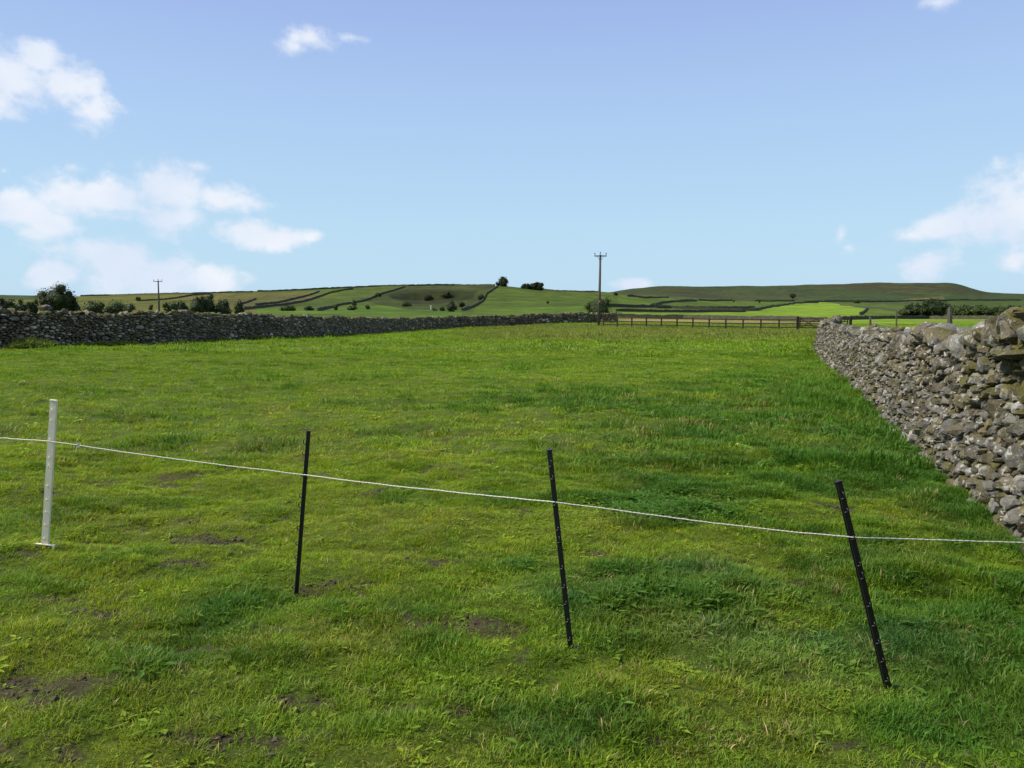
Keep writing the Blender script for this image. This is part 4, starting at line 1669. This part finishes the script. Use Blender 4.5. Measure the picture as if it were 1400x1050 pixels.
# ------------------------------------------------------------------ grass
def tuft(name, nb, rad, hgt, wid, spread, seed, broad=False):
    rg_ = np.random.default_rng(seed)
    V, Fc, C = [], [], []
    for _ in range(nb):
        a_ = rg_.uniform(0, 6.283)
        rr_ = rad * math.sqrt(rg_.uniform())
        bp = Vector((math.cos(a_) * rr_, math.sin(a_) * rr_, -.01 * hgt / .05))
        hh = hgt * rg_.uniform(.45, 1.15)
        la = a_ + rg_.normal(0, 1.0)
        ln = Vector((math.cos(la), math.sin(la), 0)) * hh * abs(rg_.normal(spread, spread * .6))
        sd_ = Vector((math.cos(la + 1.57 + rg_.normal(0, .5)), math.sin(la + 1.57 + rg_.normal(0, .5)), 0)) * wid * rg_.uniform(.35, .65)
        v_ = rg_.uniform(.80, 1.16)
        cc = (v_ * rg_.uniform(.9, 1.15), v_, v_ * rg_.uniform(.8, 1.3))
        if rg_.random() < .035:
            cc = (2.2, 1.45, 3.2)
        i = len(V)
        if broad:
            m0 = bp + Vector((0, 0, hh * .5)) + ln * .25
            V += [tuple(m0), tuple(m0 + ln * .5 + sd_ * 2.6 + Vector((0, 0, hh * .1))), tuple(m0 + ln + Vector((0, 0, hh * .06))), tuple(m0 + ln * .5 - sd_ * 2.6 + Vector((0, 0, hh * .1)))]
            Fc += [(i, i + 1, i + 2, i + 3)]
            C += [cc] * 4
        else:
            m0 = bp + Vector((0, 0, hh * .62)) + ln * .35
            tp_ = bp + Vector((0, 0, hh * .92)) + ln
            V += [tuple(bp - sd_), tuple(bp + sd_), tuple(m0 + sd_ * .8), tuple(m0 - sd_ * .8), tuple(tp_)]
            Fc += [(i, i + 1, i + 2, i + 3), (i + 3, i + 2, i + 4)]
            C += [tuple(x * .9 for x in cc)] * 2 + [cc] * 3
    me = mesh(name, V, Fc, M_BLADE, C, smooth=False)
    return bpy.data.objects.new(name, me)


def scatter(name, protos, X, Y, scale, idx, col, label):
    Z = zfun(X, Y)
    n_ = len(X)
    me = bpy.data.meshes.new(name)
    me.vertices.add(n_)
    me.vertices.foreach_set('co', np.stack([X, Y, Z], 1).astype(np.float32).ravel())
    rot = np.stack([rng.normal(0, .12, n_), rng.normal(0, .12, n_), rng.uniform(0, 6.283, n_)], 1)
    a_ = me.attributes.new('rot', 'FLOAT_VECTOR', 'POINT')
    a_.data.foreach_set('vector', rot.astype(np.float32).ravel())
    a_ = me.attributes.new('scl', 'FLOAT_VECTOR', 'POINT')
    a_.data.foreach_set('vector', scale.astype(np.float32).ravel())
    a_ = me.attributes.new('idx', 'INT', 'POINT')
    a_.data.foreach_set('value', idx.astype(np.int32))
    a_ = me.attributes.new('gcol', 'FLOAT_COLOR', 'POINT')
    c4 = np.ones((n_, 4), dtype=np.float32)
    c4[:, :3] = col
    a_.data.foreach_set('color', c4.ravel())
    me.update()
    o = link(name, me, None, 'stuff', label)
    pc = bpy.data.collections.new(name + '_tufts')
    for p_ in protos:
        pc.objects.link(p_)
    ng = bpy.data.node_groups.new(name, 'GeometryNodeTree')
    ng.interface.new_socket('Geometry', in_out='INPUT', socket_type='NodeSocketGeometry')
    ng.interface.new_socket('Geometry', in_out='OUTPUT', socket_type='NodeSocketGeometry')
    g = ng.nodes
    gi = g.new('NodeGroupInput')
    go = g.new('NodeGroupOutput')
    ip = g.new('GeometryNodeInstanceOnPoints')
    ci = g.new('GeometryNodeCollectionInfo')
    ci.inputs['Collection'].default_value = pc
    ci.inputs['Separate Children'].default_value = True
    ci.inputs['Reset Children'].default_value = True
    ip.inputs['Pick Instance'].default_value = True

    def na(nm, ty):
        q = g.new('GeometryNodeInputNamedAttribute')
        q.data_type = ty
        q.inputs['Name'].default_value = nm
        return q.outputs['Attribute']
    L = ng.links.new
    L(gi.outputs[0], ip.inputs['Points'])
    L(ci.outputs[0], ip.inputs['Instance'])
    L(na('idx', 'INT'), ip.inputs['Instance Index'])
    L(na('rot', 'FLOAT_VECTOR'), ip.inputs['Rotation'])
    L(na('scl', 'FLOAT_VECTOR'), ip.inputs['Scale'])
    L(ip.outputs[0], go.inputs[0])
    md = o.modifiers.new('grass', 'NODES')
    md.node_group = ng
    return o


def samp(y0, y1, dens, tmax=.80):
    """points over the wedge of ground in front, y0..y1 metres away, dens per square metre"""
    area = tmax * (y1 * y1 - y0 * y0)
    n_ = int(area * dens)
    Y = np.sqrt(rng.uniform(y0 * y0, y1 * y1, n_))
    X = rng.uniform(-tmax, tmax, n_) * Y
    return X, Y


def fill(name, y0, y1, dens, protos_n, hs, label, mk, jit=.10):
    X, Y = samp(y0, y1, dens)
    inside = (X < wall_x(Y) - .0) | (Y > 62)
    lw = np.interp(Y, [p[1] for p in WALL_L], [p[0] for p in WALL_L])
    inside &= (X > lw) | (Y < 20)
    X, Y = X[inside], Y[inside]
    c, lush, dry, bare, tall = grass_col(X, Y)
    keep = rng.uniform(0, 1, len(X)) > bare * .88
    if y1 < 12:
        keep &= rng.uniform(0, 1, len(X)) < (.72 + .5 * lush)
    X, Y, c, lush, dry, bare, tall = [q[keep] for q in (X, Y, c, lush, dry, bare, tall)]
    n_ = len(X)
    hgt = (.55 + .75 * sstep(lush, .25, 1.0)) * rng.uniform(.7, 1.3, n_)
    hgt = hgt * (.70 + .75 * sstep(fbm(X / .21, Y / .17, 57, 2), .35, .68)) * (1 + .8 * tall) * hs
    big = ell(X, Y, 3.6, 7.7, .75, .6) + ell(X, Y, 1.25, 6.1, .8, .5) * .25 + ell(X, Y, 2.9, 14.2, 1.8, .9) * .8 + ell(X, Y, 5.2, 12.6, 1.2, .8) * .6
    hgt = hgt * (1 + .65 * np.clip(big, 0, 1))
    # faint taller growth against the wall foot
    wd = wall_x(Y) - X
    hgt = hgt * (1 + .8 * (1 - sstep(wd, .25, .7)) * (Y < 62) * (vnoise(X * 2, Y * 2, 55)))
    sc = np.stack([np.sqrt(hgt) , np.sqrt(hgt), hgt], 1)
    c = c * rng.uniform(1 - jit, 1 + jit, (n_, 1)) * (1 + rng.normal(0, .05, (n_, 3)))
    ds = rng.uniform(0, 1, n_) < (.012 + .09 * dry) * (1 - .8 * sstep(Y, 8, 25))
    c[ds] = c[ds] * .35 + C_STR * .65 * rng.uniform(.6, 1.1, (ds.sum(), 1))
    protos = mk()
    ds_ = ds
    idx = rng.integers(0, protos_n, n_)
    wv = ~ds_ & ((ell(X, Y, 1.25, 6.1, .95, .6) + ell(X, Y, .9, 4.1, .9, .6) * .3 + ell(X, Y, .2, 5.6, .8, .5) * .3 + .06) > rng.uniform(0, 1, n_) * 1.4)
    if len(protos) > protos_n:
        idx[wv] = protos_n + rng.integers(0, len(protos) - protos_n, wv.sum())
    return scatter(name, protos, X, Y, sc, idx, np.clip(c, .004, 1), label)


def mk_near():
    return [tuft('aa_tuft_%d' % k, 22, .055, .046, .0042, .75, 200 + k) for k in range(6)] + [tuft('ab_weed_%d' % k, 12, .05, .045, .007, .7, 230 + k, True) for k in range(2)]


def mk_mid():
    return [tuft('ba_tuft_%d' % k, 26, .13, .055, .009, .8, 300 + k) for k in range(5)] + [tuft('bb_weed_%d' % k, 16, .12, .06, .016, .6, 330 + k, True) for k in range(2)]


def mk_far():
    return [tuft('ca_tuft_%d' % k, 30, .40, .075, .030, .8, 400 + k) for k in range(5)]


fill('grass', 1.3, 8.5, 1050, 6, .84, 'short tussocky green pasture grass close to the camera', mk_near)
fill('grass', 7.5, 30, 62, 5, 1.15, 'short green pasture grass in the middle of the field', mk_mid, .08)
fill('grass', 27, 112, 5.5, 5, 1.3, 'green and straw-coloured grass at the far side of the field', mk_far, .06)

# pasture on the far side of the near wall
X, Y = samp(3, 60, 4.5, 1.3)
k = X > wall_x(Y) + .5
X, Y = X[k], Y[k]
cc = np.tile(np.array([.21, .29, .03]), (len(X), 1)) * rng.uniform(.8, 1.2, (len(X), 1))
scatter('grass', [tuft('da_tuft_%d' % q, 30, .40, .075, .030, .8, 500 + q) for q in range(3)], X, Y, np.ones((len(X), 3)) * 1.1, rng.integers(0, 3, len(X)), cc,
        'bright green grass of the next pasture behind the right-hand wall')

# crumbs of trodden soil and stubs of thatch on the bare spots
X, Y = samp(1.4, 7, 900, .78)
_c, _l, _d, bare, _t = grass_col(X, Y)
k = (bare > .3) & (rng.uniform(0, 1, len(X)) < bare * .9)
X, Y = X[k], Y[k]
clods = []
for q in range(5):
    vs, fs = rock(np.random.default_rng(900 + q), (.03, .026, .018), 14, 2)
    me = mesh('ea_clod_%d' % q, vs, fs, M_BLADE, [(1, 1, 1)] * len(vs))
    clods.append(bpy.data.objects.new('ea_clod_%d' % q, me))
sz = rng.lognormal(-.5, .5, len(X)).clip(.25, 1.8)[:, None] * np.ones((1, 3))
cc = np.array([.085, .066, .042]) * rng.uniform(.5, 1.5, (len(X), 1))
scatter('soil_crumbs', clods, X, Y, sz, rng.integers(0, 5, len(X)), cc, 'crumbs of dark trodden soil on the bare spots of the turf')
